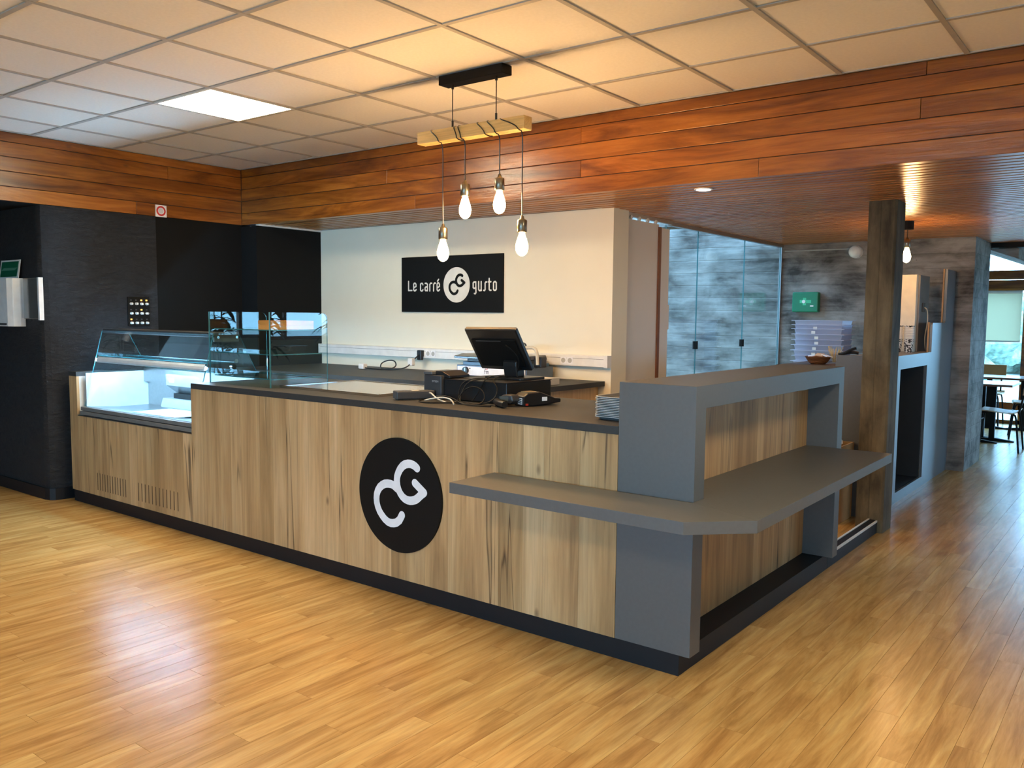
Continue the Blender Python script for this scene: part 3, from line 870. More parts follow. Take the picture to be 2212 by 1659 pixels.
bprof = [(0.013, -0.060), (0.016, -0.075), (0.023, -0.095), (0.030, -0.118), (0.0325, -0.135), (0.031, -0.152), (0.025, -0.168), (0.015, -0.178), (0.005, -0.183)]
bulbm = B().lathe(bprof, n=22).mesh('bulb', True)
for X, Z, XW, turns in bulbs:
    path = [(X, PY, Z+0.02), (X+RND.uniform(-0.004, 0.004), PY, (Z+BZ0)/2), (X, PY, BZ0-0.006)]
    # wraps round the timber: slanting across the front face, straight round the rest
    g = 0.005
    step = (XW-X)/turns
    pos = X
    for k in range(turns):
        path += [(pos, BY0-g, BZ0-g), (pos+step*0.15, BY0-g, (BZ0+BZ1)/2-0.01), (pos+step, BY0-g, BZ1+g), (pos+step, BY1+g, BZ1+g)]
        pos += step
        if k < turns-1: path.append((pos, BY1+g, BZ0-g))
    obj('cord', B().tube(path, 0.0030, 8, smooth=2), M_BLACK, pd, smooth=True)
    s_ = obj('socket', sock, M_BRASS, pd, loc=(X, PY, Z))
    obj('bulb', bulbm, M_BULB, s_, loc=(X, PY, Z))

# single pendant over the drinks station
p2 = thing('bulb_pendant', 'single warm bulb pendant hanging half hidden behind the concrete column', 'pendant lamp', (-0.262, 4.3, 1.93))
obj('canopy', B().cyl((-0.262, 4.3, 2.17), (-0.262, 4.3, ZB), 0.045, n=20), M_BLACKM, p2)
obj('cord', B().cyl((-0.262, 4.3, 2.09), (-0.262, 4.3, 2.18), 0.003, n=8), M_BLACK, p2)
s_ = obj('socket', sock, M_BRASS, p2, loc=(-0.262, 4.3, 2.09))
obj('bulb', bulbm, M_BULB, s_, loc=(-0.262, 4.3, 2.09))

# recessed downlight in the slats
dl = thing('downlight', 'small round recessed downlight shining in the slatted ceiling', 'downlight', (-0.871, 1.83, ZB))
obj('ring', B().lathe([(0.040, -0.006), (0.055, -0.006), (0.056, 0.0), (0.040, 0.002)], (-0.871, 1.83, ZB-0.001), 28), M_WHITEP, dl, smooth=True)
obj('lens', B().cyl((-0.871, 1.83, ZB-0.009), (-0.871, 1.83, ZB-0.002), 0.042, n=24), M_SPOT, dl)

# =================================================================== WALL SIGN
ws = thing('wall_sign', 'black rectangular sign reading Le carré gusto around a round monogram', 'sign', (-3.386, 2.30, 1.472))
obj('board', B().box((-3.957, 2.300, 1.472), (-2.815, 2.3155, 1.9455)), M_BLACKM, ws)
LET = {'L': [[(-3.8707, 1.7372), (-3.8709, 1.6583), (-3.83, 1.658)]],
'e': [[(-3.8065, 1.6815), (-3.7802, 1.6929), (-3.7802, 1.7095), (-3.7887, 1.7203), (-3.8015, 1.7205), (-3.8093, 1.711), (-3.8094, 1.6654), (-3.8016, 1.6557), (-3.7888, 1.6555), (-3.7789, 1.6651)]],
'c': [[(-3.6973, 1.7059), (-3.7043, 1.718), (-3.7183, 1.7182), (-3.7267, 1.7098), (-3.7267, 1.662), (-3.7183, 1.6534), (-3.7057, 1.6533), (-3.6973, 1.6637)]],
'a': [[(-3.6715, 1.7181), (-3.6535, 1.7178), (-3.6438, 1.7077), (-3.6437, 1.6537)], [(-3.6438, 1.6852), (-3.6611, 1.6879), (-3.6715, 1.679), (-3.6715, 1.6625), (-3.6625, 1.6539), (-3.6437, 1.6587)]],
'r': [[(-3.6161, 1.6524), (-3.6162, 1.7068), (-3.6065, 1.7186), (-3.5928, 1.7174)]],
'r2': [[(-3.5715, 1.652), (-3.5715, 1.7062), (-3.5627, 1.718), (-3.5504, 1.7178)]],
'e2': [[(-3.5292, 1.6784), (-3.5042, 1.6895), (-3.5042, 1.7082), (-3.5124, 1.7192), (-3.5239, 1.7194), (-3.5313, 1.7096), (-3.5313, 1.6626), (-3.5238, 1.6531), (-3.5129, 1.653), (-3.5035, 1.6623)], [(-3.5266, 1.7343), (-3.5131, 1.7489)]],
'g': [[(-3.0987, 1.7197), (-3.1177, 1.721), (-3.1271, 1.7125), (-3.1269, 1.6762), (-3.1173, 1.6679), (-3.0984, 1.6739)], [(-3.0987, 1.7217), (-3.0962, 1.6343), (-3.1038, 1.6253), (-3.1133, 1.6272)]],
'u': [[(-3.0685, 1.7231), (-3.0681, 1.6593), (-3.0599, 1.6502), (-3.0492, 1.6501), (-3.0405, 1.659), (-3.041, 1.7227)], [(-3.0405, 1.659), (-3.0392, 1.6505)]],
's': [[(-2.9826, 1.7194), (-2.9925, 1.7186), (-2.9992, 1.7092), (-2.9988, 1.6595), (-3.0043, 1.6501), (-3.0143, 1.6512)]],
't': [[(-2.9569, 1.7463), (-2.9561, 1.6601), (-2.9475, 1.651), (-2.9364, 1.6514)], [(-2.9647, 1.7196), (-2.9382, 1.7206)]],
'o': [[(-2.9112, 1.7103), (-2.904, 1.7196), (-2.8924, 1.7203), (-2.8826, 1.7117), (-2.8821, 1.6602), (-2.8899, 1.6509), (-2.9027, 1.6506), (-2.9107, 1.6586), (-2.9112, 1.7103)]]}
for k, ls in LET.items():
    b = B()
    for q, ln in enumerate(ls): b.stroke(ln, 0.0128, lambda u, v, q=q: (u, 2.2992-0.0003*q, v), 6)
    obj('letter_' + k[0], b, M_CREAM, ws)
obj('roundel', B().cyl((-3.3105, 2.2985, 1.700), (-3.3105, 2.300, 1.700), 0.1465, n=64), M_CREAM, ws)
b = B()
for q, ln in enumerate(LOGO):
    b.stroke([(-3.3105+(u*0.98+0.015)*0.1465, 1.700+(v*0.98-0.01)*0.1465) for u, v in ln], 0.0235, lambda u, v, q=q: (u, 2.2977-0.0003*q, v))
obj('monogram', b, M_BLACKM, ws, label='black CG monogram')

# =================================================================== BACK COUNTER along the white wall
ZK = 0.972
bc = thing('back_counter', 'dark worktop on pale oak cupboards against the white back wall', 'counter', (-3.4, 1.9, 0))
pts = [(-5.05, 1.30), (-2.15, 1.42), (-2.0, 1.45), (-1.90, 1.52), (-1.86, 1.62), (-1.852, 1.78), (-1.850, 2.312), (-5.05, 2.312)]
obj('worktop', B().prism(pts, 'z', ZK-0.036, ZK), M_TOP, bc, bevel=0.0015)
M_OAKP = wood('pale_oak_carcass', [sr(196, 158, 112), sr(214, 180, 134)], 'z', along=0.6, across=7.0, rough=0.5, var=0.12, bump=0.05)
obj('end_panel', B().box((-1.93, 1.60, 0), (-1.908, 2.312, ZK-0.037)), M_OAKP, bc)
for k in range(5):
    xa = -5.04+0.62*k
    d = obj('cupboard_door', B().box((xa+0.002, 1.52, 0.1), (xa+0.616, 1.538, ZK-0.04)), M_OAKP, bc)
    obj('handle', B().cyl((xa+0.56, 1.505, 0.70), (xa+0.56, 1.505, 0.84), 0.005, n=8), M_STEEL, d)
obj('plinth', B().box((-5.04, 1.56, 0), (-1.93, 1.60, 0.1)), M_PLINTH, bc)

# ---- cable trunking with sockets
tr = thing('cable_trunking', 'white cable trunking along the back wall above the worktop', 'trunking', (-3.4, 2.29, 1.075))
obj('channel', B().prism([(2.262, 1.080), (2.262, 1.155), (2.268, 1.161), (2.3155, 1.161), (2.3155, 1.075), (2.268, 1.075)], 'x', -5.03, -1.812), M_WHITEP, tr)
obj('groove_line', B().box((-5.02, 2.2615, 1.134), (-1.83, 2.2622, 1.136)), M_DARKG, tr)
obj('end_cap', B().box((-1.832, 2.259, 1.073), (-1.80, 2.3155, 1.163)), M_WHITEP, tr)
obj('left_cap', B().box((-5.045, 2.259, 1.073), (-5.02, 2.3155, 1.163)), M_WHITEP, tr)
for X in (-3.60, -3.54, -2.19, -2.13):
    o_ = obj('socket', B().box((X-0.027, 2.2585, 1.090), (X+0.027, 2.2625, 1.144)), M_WHITE, tr, bevel=0.001)
    obj('socket_well', B().cyl((X, 2.2575, 1.117), (X, 2.2590, 1.117), 0.019, n=20), plain('socket_grey', (0.42, 0.41, 0.38), 0.5), o_)
obj('blank_module', B().box((-3.70, 2.256, 1.090), (-3.65, 2.2625, 1.144)), M_BLACK, tr)

# ---- mains lead with plug, lying on the back worktop
ml = thing('power_lead', 'black coiled power lead with pale plug on the back worktop', 'cable', (-3.7, 2.1, ZK))
obj('lead', B().tube([(-3.672, 2.245, 1.115), (-3.675, 2.20, 1.09), (-3.70, 2.17, 1.045), (-3.72, 2.12, 0.995), (-3.80, 2.05, 0.978), (-3.90, 2.02, 0.978), (-3.98, 2.06, 0.995), (-4.00, 2.10, 1.03), (-3.93, 2.12, 1.055), (-3.83, 2.10, 1.05), (-3.79, 2.07, 1.00), (-3.86, 2.02, 0.979), (-4.02, 2.0, 0.979), (-4.12, 2.0, 0.985)], 0.0055, 8, smooth=2), M_BLACK, ml, smooth=True)
obj('wall_plug', B().box((-3.70, 2.225, 1.06), (-3.65, 2.2560, 1.145)), M_BLACK, ml, bevel=0.006)
obj('coupler', B().obox((-3.706, 2.165, 1.045), (1, 0, 0), (0, 1, 0), (0, 0, 1), 0.028, 0.02, 0.032), M_WHITEP, ml, bevel=0.008)
obj('plug', B().box((-4.165, 1.975, 0.973), (-4.10, 2.025, 1.018)), M_WHITEP, ml, bevel=0.008)

# ---- contact grill on the back worktop
cg = thing('contact_grill', 'white-fronted electric grill with control knob behind the till screen', 'grill', (-2.6, 2.05, ZK))
gx0, gx1 = -2.95, -2.27
obj('body', B().box((gx0, 1.905, ZK+0.014), (gx1, 2.24, 1.066)), plain('grill_blue_steel', (0.12, 0.16, 0.22), 0.35, metallic=0.4), cg, bevel=0.003)
obj('front_panel', B().box((gx0+0.012, 1.899, ZK+0.018), (gx1-0.012, 1.905, 1.056)), plain('white_enamel', (0.80, 0.78, 0.80), 0.3), cg)
obj('knob', B().cyl((gx0+0.10, 1.880, 1.026), (gx0+0.10, 1.899, 1.026), 0.026, 0.028, n=24), M_BLACK, cg)
obj('knob_pointer', B().box((gx0+0.098, 1.8785, 1.02), (gx0+0.108, 1.8800, 1.046)), M_STEEL, cg)
obj('pilot_lamp', B().cyl((gx0+0.14, 1.895, 1.042), (gx0+0.14, 1.899, 1.042), 0.005, n=10), M_BLACK, cg)
em = B()
f3 = lambda u, v: (u, 1.8983, v)
fx, fz = gx0+0.285, 1.008
em.stroke([(fx+0.012, fz+0.034), (fx+0.006, fz+0.034), (fx+0.004, fz+0.028), (fx+0.004, fz)], 0.0045, f3, 4)
em.stroke([(fx-0.001, fz+0.02), (fx+0.010, fz+0.02)], 0.0045, f3, 4)
em.stroke([(fx+0.018, fz), (fx+0.018, fz+0.021)], 0.0045, f3, 4)
em.stroke([(fx+0.018, fz+0.018), (fx+0.024, fz+0.021), (fx+0.028, fz+0.018), (fx+0.028, fz)], 0.0045, f3, 4)
em.stroke([(fx+0.028, fz+0.018), (fx+0.034, fz+0.021), (fx+0.038, fz+0.018), (fx+0.038, fz)], 0.0045, f3, 4)
obj('brand_lettering', em, M_DARKG, cg)
em = B()
em.stroke([(fx+0.022+0.009*math.cos(a*math.pi/8), fz+0.042+0.009*math.sin(a*math.pi/8)) for a in range(17)], 0.004, f3, 4)
obj('brand_ring', em, plain('red_print', sr(205, 70, 62), 0.5), cg)
obj('upper_tray', B().box((gx0+0.05, 1.92, 1.066), (gx1-0.03, 2.23, 1.092)), plain('blue_film', (0.07, 0.15, 0.26), 0.3), cg, bevel=0.002)
obj('plate', B().box((gx0+0.085, 1.93, 1.092), (gx1-0.05, 2.22, 1.118)), M_BLACK, cg, bevel=0.003)
obj('lid', B().prism([(1.88, 1.118), (1.88, 1.134), (1.97, 1.150), (2.20, 1.152), (2.22, 1.118)], 'x', gx0-0.01, gx1-0.04), plain('lid_steel', (0.10, 0.10, 0.11), 0.25, metallic=0.8), cg, bevel=0.003)
obj('scraper_block', B().prism([(gx0+0.25, 1.152), (gx0+0.33, 1.215), (gx0+0.40, 1.215), (gx0+0.40, 1.152)], 'y', 2.10, 2.15), plain('warm_grey_metal', (0.42, 0.39, 0.33), 0.4, metallic=0.5), cg)
obj('handle', B().tube([(-2.40, 2.0, 1.14), (-2.37, 1.99, 1.20), (-2.33, 1.985, 1.215), (-2.25, 1.98, 1.215), (-2.23, 1.98, 1.17), (-2.225, 1.98, 1.09)], 0.013, 8, smooth=1), plain('cream_handle', (0.56, 0.52, 0.42), 0.4), cg, smooth=True)
obj('hinge_block', B().box((-2.27, 1.99, 1.07), (-2.20, 2.06, 1.15)), M_BLACK, cg, bevel=0.006)
obj('flex', B().tube([(-2.46, 2.0, 1.19), (-2.43, 2.0, 1.235), (-2.38, 2.0, 1.25), (-2.345, 2.0, 1.235), (-2.36, 2.0, 1.195)], 0.006, 8, smooth=2), M_BLACK, cg, smooth=True)
for X in (gx0+0.05, gx1-0.05):
    for Y in (1.94, 2.20):
        obj('foot', B().cyl((X, Y, ZK), (X, Y, ZK+0.014), 0.014, n=12), M_BLACK, cg)
# power strip
ps = thing('power_strip', 'short white multi-socket box on the back worktop beside the grill', 'power strip', (-2.02, 1.80, ZK))
obj('case', B().prism([(1.70, ZK), (1.70, ZK+0.034), (1.715, ZK+0.048), (1.84, ZK+0.048), (1.84, ZK)], 'x', -2.13, -1.93), plain('pale_grey_plastic', (0.52, 0.50, 0.45), 0.45), ps, bevel=0.003)
for k in range(3):
    obj('outlet_hole', B().cyl((-2.10+0.035*k, 1.6985, ZK+0.020), (-2.10+0.035*k, 1.70, ZK+0.020), 0.006, n=10), M_BLACK, ps)
obj('black_end', B().box((-1.99, 1.6985, ZK+0.008), (-1.94, 1.70, ZK+0.034)), M_DARKG, ps)

# =================================================================== TILL
cd = thing('cash_drawer', 'wide black cash drawer under the till screen', 'cash drawer', (-1.42, 0.51, HC))
obj('case', B().box((-1.634, 0.335, HC+0.004), (-1.208, 0.72, HC+0.108)), M_BLACK, cd, bevel=0.003)
obj('front', B().box((-1.63, 0.7205, HC+0.010), (-1.212, 0.726, HC+0.098)), M_DARKG, cd)
obj('lid_lip', B().box((-1.637, 0.331, HC+0.108), (-1.205, 0.724, HC+0.112)), M_BLACK, cd, bevel=0.001)
for X in (-1.60, -1.24):
    for Y in (0.36, 0.69):
        obj('foot', B().cyl((X, Y, HC), (X, Y, HC+0.005), 0.012, n=10), M_BLACK, cd)
ZD = HC+0.112
rp = thing('receipt_printer', 'small dark grey receipt printer left of the cash drawer', 'printer', (-1.70, 0.42, HC))
obj('case', B().box((-1.768, 0.315, HC), (-1.640, 0.50, HC+0.128)), M_DARKG, rp, bevel=0.004)
obj('cover', B().box((-1.768, 0.312, HC+0.130), (-1.705, 0.50, HC+0.148)), plain('printer_cover', (0.10, 0.105, 0.11), 0.25), rp, bevel=0.004)
obj('paper_lid', B().prism([(-1.704, HC+0.129), (-1.704, HC+0.150), (-1.66, HC+0.150), (-1.60, HC+0.128), (-1.60, HC+0.116), (-1.640, HC+0.116)], 'y', 0.34, 0.50), M_BLACK, rp, bevel=0.002)
em = B()
p3 = lambda u, v: (u, 0.3145, v)
ex, ez = -1.705, HC+0.092
for k, ls in enumerate([[[(0.006,0.008),(0,0.008),(0,0),(0.006,0)],[(0,0.004),(0.005,0.004)]], [[(0,0),(0,0.008),(0.006,0.008),(0.006,0.004),(0,0.004)]], [[(0.006,0.008),(0,0.008),(0,0.004),(0.006,0.004),(0.006,0),(0,0)]], [[(0,0),(0,0.008),(0.006,0.008),(0.006,0),(0,0)]], [[(0,0),(0,0.008),(0.006,0),(0.006,0.008)]]]):
    for l in ls: em.stroke([(ex+0.0095*k+u, ez+v) for u, v in l], 0.0016, p3, 3)
obj('brand_lettering', em, plain('silver_print', (0.5, 0.5, 0.5), 0.4), rp)

ms = thing('till_screen', 'black till touchscreen seen from behind, tilted on its stand', 'monitor', (-1.40, 0.60, ZD))
bl_, br_, tl_, tr_ = Vector((-1.602, 0.617, 1.160)), Vector((-1.252, 0.617, 1.163)), Vector((-1.602, 0.466, 1.378)), Vector((-1.252, 0.466, 1.381))
ctr = (bl_+br_+tl_+tr_)/4
ax = (br_-bl_).normalized(); az = (tl_-bl_).normalized(); ay = az.cross(ax).normalized()
if ay.y < 0: ay = -ay
obj('housing', B().obox(ctr, ax, ay, az, 0.176, 0.013, 0.134), M_BLACK, ms, bevel=0.006)
obj('rear_bulge', B().obox(ctr-ay*0.016-az*0.016, ax, ay, az, 0.150, 0.006, 0.088), M_BLACKM, ms, bevel=0.003)
obj('vent_bar', B().obox(ctr-ay*0.0235+az*0.066-ax*0.03, ax, ay, az, 0.085, 0.0012, 0.0025), M_DARKG, ms)
obj('display', B().obox(ctr+ay*0.0135, ax, ay, az, 0.160, 0.001, 0.118), plain('screen_glass', (0.02, 0.02, 0.025), 0.1), ms)
obj('top_bezel', B().obox(ctr+az*0.1346, ax, ay, az, 0.172, 0.009, 0.0012), plain('bezel_sheen', (0.10, 0.09, 0.075), 0.25), ms)
obj('neck', B().prism([(0.560, ZD+0.012), (0.550, ZD+0.07), (0.548, 1.20), (0.585, 1.235), (0.62, 1.18), (0.628, ZD+0.012)], 'x', -1.405, -1.315), M_BLACK, ms, bevel=0.006)
obj('base', B().prism([(-1.49, 0.50), (-1.25, 0.50), (-1.235, 0.515), (-1.235, 0.70), (-1.49, 0.70)], 'z', ZD, ZD+0.013), M_BLACK, ms, bevel=0.003)
obj('video_lead', B().tube([(-1.345, 0.500, 1.295), (-1.33, 0.480, 1.292), (-1.295, 0.488, 1.270), (-1.275, 0.520, 1.225), (-1.287, 0.535, 1.175), (-1.297, 0.53, 1.14), (-1.29, 0.53, ZD+0.016)], 0.0035, 7, smooth=2), M_BLACKM, ms, smooth=True)

# cables on the counter
def cable(label, pts, r=0.0032, mat=None, sm=3):
    o = obj('cable', B().tube(pts, r, 6, smooth=sm), mat or M_BLACKM, smooth=True)
    tag(o, label, 'cable', 'cables tangled in front of the cash drawer')
    return o
H0 = HC+0.0035
M_LGREY = plain('pale_cable', (0.45, 0.43, 0.37), 0.4)
cable('black cable looping high over the cash drawer edge, tallest left arch', [(-1.36, 0.44, ZD+0.006), (-1.44, 0.36, ZD+0.012), (-1.49, 0.315, ZD-0.01), (-1.50, 0.30, 1.05), (-1.49, 0.285, 1.015), (-1.44, 0.24, H0), (-1.36, 0.22, H0)])
cable('black cable arching beside the tallest loop and down the drawer', [(-1.32, 0.42, ZD+0.010), (-1.40, 0.35, ZD+0.010), (-1.455, 0.315, 1.10), (-1.47, 0.29, 1.05), (-1.46, 0.26, 1.01), (-1.40, 0.21, H0), (-1.30, 0.20, H0), (-1.22, 0.22, H0)])
cable('dark cable forming the round middle loop before the drawer face', [(-1.47, 0.25, H0), (-1.47, 0.28, 1.04), (-1.43, 0.29, 1.075), (-1.37, 0.29, 1.085), (-1.31, 0.28, 1.06), (-1.29, 0.26, 1.02), (-1.30, 0.23, H0), (-1.38, 0.20, H0)])
cable('black cable hanging in the right-hand loop from the screen base', [(-1.33, 0.50, ZD+0.016), (-1.325, 0.42, ZD+0.022), (-1.30, 0.325, ZD+0.010), (-1.255, 0.315, ZD-0.02), (-1.24, 0.30, 1.05), (-1.26, 0.27, 1.01), (-1.33, 0.22, H0), (-1.42, 0.19, H0)])
cable('thin dark cable hooked over the drawer top near the screen base', [(-1.345, 0.50, ZD+0.016), (-1.345, 0.40, ZD+0.03), (-1.345, 0.325, ZD+0.012), (-1.36, 0.315, 1.08), (-1.375, 0.30, 1.04), (-1.39, 0.28, H0+0.01)])
cable('black cable lying flat in a long arc nearest the counter edge', [(-1.70, 0.24, H0), (-1.66, 0.16, H0), (-1.60, 0.12, H0), (-1.54, 0.13, H0), (-1.48, 0.19, H0), (-1.40, 0.23, H0+0.004), (-1.30, 0.25, H0), (-1.20, 0.24, H0)], 0.0038)
cable('pale cable curving in a double bend before the printer', [(-1.65, 0.20, H0), (-1.60, 0.20, H0+0.012), (-1.55, 0.22, H0+0.022), (-1.49, 0.22, H0+0.018), (-1.44, 0.19, H0+0.004), (-1.41, 0.16, H0)], 0.0042, M_LGREY)
cable('short pale cable end springing from under the printer', [(-1.70, 0.28, 1.03), (-1.67, 0.265, 1.036), (-1.63, 0.25, 1.02), (-1.58, 0.23, H0+0.006), (-1.50, 0.20, H0)], 0.0042, M_LGREY)
cable('dark cable tangled low between the pale cables and scanner', [(-1.62, 0.26, H0+0.02), (-1.55, 0.25, H0+0.028), (-1.46, 0.22, H0+0.02), (-1.36, 0.17, H0), (-1.26, 0.18, H0), (-1.20, 0.20, H0)])
cable('thin black wire curling up from the small black adaptor', [(-1.86, 0.35, H0), (-1.88, 0.40, H0+0.02), (-1.86, 0.42, H0+0.032), (-1.82, 0.38, H0+0.02), (-1.76, 0.31, H0+0.012), (-1.72, 0.29, H0)], 0.0018)
# adaptor brick
ab = thing('power_adaptor', 'wedge-shaped black adaptor block at the front edge beside the cables', 'adaptor', (-1.76, 0.22, HC))
ca, sa = math.cos(math.radians(62)), math.sin(math.radians(62))
obj('block', B().obox((-1.755, 0.225, HC+0.027), (ca, sa, 0.0), (-sa, ca, 0), (0, 0, 1), 0.105, 0.038, 0.021), M_DARKG, ab, bevel=0.005)
obj('foot', B().obox((-1.795, 0.155, HC+0.003), (ca, sa, 0), (-sa, ca, 0), (0, 0, 1), 0.012, 0.03, 0.003), M_BLACK, ab)
obj('foot', B().obox((-1.715, 0.31, HC+0.003), (ca, sa, 0), (-sa, ca, 0), (0, 0, 1), 0.012, 0.03, 0.003), M_BLACK, ab)
obj('rating_sticker', B().obox((-1.752, 0.232, HC+0.0484), (ca, sa, 0), (-sa, ca, 0), (0, 0, 1), 0.02, 0.014, 0.0004), M_CREAM, ab)
# barcode scanner lying on its side
bs = thing('barcode_scanner', 'black hand-held barcode scanner lying before the card terminal', 'scanner', (-1.16, 0.25, HC))
obj('grip', B().tube([(-1.235, 0.285, HC+0.020), (-1.20, 0.255, HC+0.021), (-1.165, 0.225, HC+0.020), (-1.115, 0.205, HC+0.019)], 0.017, 12, smooth=2), M_BLACK, bs, smooth=True)
obj('head', B().prism([(-1.205, HC+0.016), (-1.21, HC+0.044), (-1.18, HC+0.060), (-1.13, HC+0.058), (-1.12, HC+0.030), (-1.14, HC+0.014)], 'y', 0.275, 0.335), M_DARKG, bs, bevel=0.006)
obj('window', B().box((-1.205, 0.2735, HC+0.028), (-1.15, 0.275, HC+0.05)), plain('scanner_window', (0.10, 0.11, 0.10), 0.1), bs)
# card terminal
ct = thing('card_terminal', 'black card payment terminal with pale screen and white stickers', 'card terminal', (-1.12, 0.40, HC))
prof = [(-1.165, HC), (-1.165, HC+0.058), (-1.085, HC+0.072), (-1.02, HC+0.03), (-0.99, HC+0.02), (-0.99, HC)]
b = B()
dv = Vector((0.30, 0.954, 0)).normalized(); dn = Vector((dv.y, -dv.x, 0))
o0 = Vector((-1.130, 0.335, HC))
prof = [(0.0, 0.002), (0.0, 0.050), (0.025, 0.066), (0.105, 0.070), (0.20, 0.036), (0.235, 0.032), (0.235, 0.012), (0.10, 0.002)]
for sgn in (0,):
    vs = []
    for side in (-0.042, 0.042):
        for u, z in prof: vs.append(o0 + dv*u + dn*side + Vector((0, 0, z)))
    n = len(prof)
    b.add(vs, [tuple(range(n))[::-1], tuple(range(n, 2*n))]+[(i, (i+1) % n, n+(i+1) % n, n+i) for i in range(n)])
obj('body', b, M_BLACK, ct, bevel=0.005)
obj('screen', B().obox(o0+dv*0.062+Vector((0, 0, 0.0695)), dv, dn, (0, 0, 1), 0.030, 0.030, 0.0025), plain('lcd_brown', (0.20, 0.15, 0.09), 0.3), ct)
obj('front_sticker', B().obox(o0-dv*0.0006+dn*0.012+Vector((0, 0, 0.026)), dn, dv, (0, 0, 1), 0.018, 0.0006, 0.016), M_WHITE, ct)
for k in range(3):
    obj('sticker_print', B().obox(o0-dv*0.0014+dn*0.012+Vector((0, 0, 0.018+0.009*k)), dn, dv, (0, 0, 1), 0.014, 0.0003, 0.0022), M_BLACKM, ct)
obj('side_sticker', B().obox(o0+dv*0.13+dn*0.0426+Vector((0, 0, 0.034)), dv, dn, (0, 0, 1), 0.016, 0.0006, 0.010), M_WHITE, ct)
obj('red_key', B().obox(o0+dv*0.02+dn*0.043+Vector((0, 0, 0.010)), dv, dn, (0, 0, 1), 0.008, 0.0012, 0.005), plain('red_key', sr(200, 60, 40), 0.4), ct)

# stack of serving trays beside the bar
tx0, tx1, ty0, ty1 = -0.562, -0.372, 0.135, 0.42
def rrect(x0, x1, y0, y1, r, n=4):
    p = []
    for cx, cy, a0 in ((x1-r, y1-r, 0), (x0+r, y1-r, 90), (x0+r, y0+r, 180), (x1-r, y0+r, 270)):
        for k in range(n+1):
            a = math.radians(a0+90*k/n)
            p.append((cx+r*math.cos(a), cy+r*math.sin(a)))
    return p
inner = rrect(-0.078, 0.078, -0.122, 0.122, 0.03); wall_ = rrect(-0.088, 0.088, -0.135, 0.135, 0.033); outer = rrect(-0.097, 0.097, -0.1445, 0.1445, 0.036)
b = B()
n = len(inner)
loops = [(inner, 0.0), (wall_, 0.0125), (outer, 0.0125), (outer, 0.016), ([(x*0.93, y*0.95) for x, y in outer], 0.016), (inner, 0.0025)]
vs = [(x, y, z) for lp, z in loops for x, y in lp]
fs = [tuple(range(n))[::-1]] + [(k*n+i, k*n+(i+1) % n, (k+1)*n+(i+1) % n, (k+1)*n+i) for k in range(5) for i in range(n)] + [tuple(range(5*n, 6*n))]
traym = b.add(vs, fs).mesh('serving_tray')
for p in traym.polygons:
    if p.center.z < 0.0122: p.material_index = 1
M_TRAYD = plain('tray_gap_shade', (0.12, 0.12, 0.12), 0.5)  # tray walls and floor: shade between stacked rims put into the colour
ORD = ['lowest', 'second from bottom', 'third from bottom', 'fourth from bottom', 'fifth from bottom', 'sixth from bottom', 'middle one', 'sixth from top', 'fifth from top', 'fourth from top', 'third from top', 'second from top', 'topmost']
M_TRAY = plain('grey_tray_plastic', (0.46, 0.45, 0.42), 0.4)
for k in range(13):
    o = obj('serving_tray', traym, [M_TRAY, M_TRAYD], loc=((tx0+tx1)/2+RND.uniform(-0.002, 0.002), (ty0+ty1)/2, HC+0.0005+0.0072*k))
    tag(o, 'pale rounded tray, %s in the stack against the grey bar' % ORD[k], 'tray', 'stacked trays by the grey bar')

# =================================================================== LEFT SIDE: wall items
# light switch panel
sp = thing('switch_panel', 'black panel of twelve white toggle switches on the rough dark wall', 'switch panel', (-5.285, 0.613, 1.333))
XS = -5.2865
obj('plate', B().box((XS, 0.522, 1.330), (XS+0.016, 0.704, 1.568)), M_BLACKM, sp, bevel=0.002)
lit = {(0, 2), (0, 3), (1, 2), (2, 0)}
M_LEDON = glow('amber_pilot', (1.0, 0.35, 0.05), 5.0)
tog = B().lathe([(0.010, 0), (0.011, 0.004), (0.008, 0.008), (0.008, 0.018), (0.010, 0.024), (0.006, 0.028)], n=12, axis='x').mesh('toggle_switch', True)
for r in range(3):
    for c in range(4):
        yy, zz = 0.546+0.0435*c, 1.525-0.0775*r
        obj('toggle_switch', tog, M_WHITEP, sp, loc=(XS+0.016, yy, zz-0.012))
        obj('pilot_lamp', B().box((XS+0.016, yy-0.006, zz+0.012), (XS+0.020, yy+0.006, zz+0.022)), M_LEDON if (r, c) in lit else M_DARKG, sp)
# fire safety sign
fs_ = thing('fire_alarm_sign', 'small white square sign with red ring on the wooden beam', 'sign', (XL, 0.828, 2.234))
obj('plate', B().box((XL+0.0025, 0.780, 2.234), (XL+0.006, 0.877, 2.331)), M_WHITE, fs_)
b = B()
cir = [(0.828+0.034*math.cos(a*math.pi/18), 2.283+0.034*math.sin(a*math.pi/18)) for a in range(37)]
b.stroke(cir, 0.014, lambda u, v: (XL+0.0066, u, v), 5)
obj('red_ring', b, plain('sign_red', sr(196, 40, 36), 0.5), fs_)
obj('grey_disc', B().cyl((XL+0.006, 0.828, 2.283), (XL+0.0064, 0.828, 2.283), 0.022, n=28), plain('sign_grey', (0.62, 0.62, 0.64), 0.5), fs_)
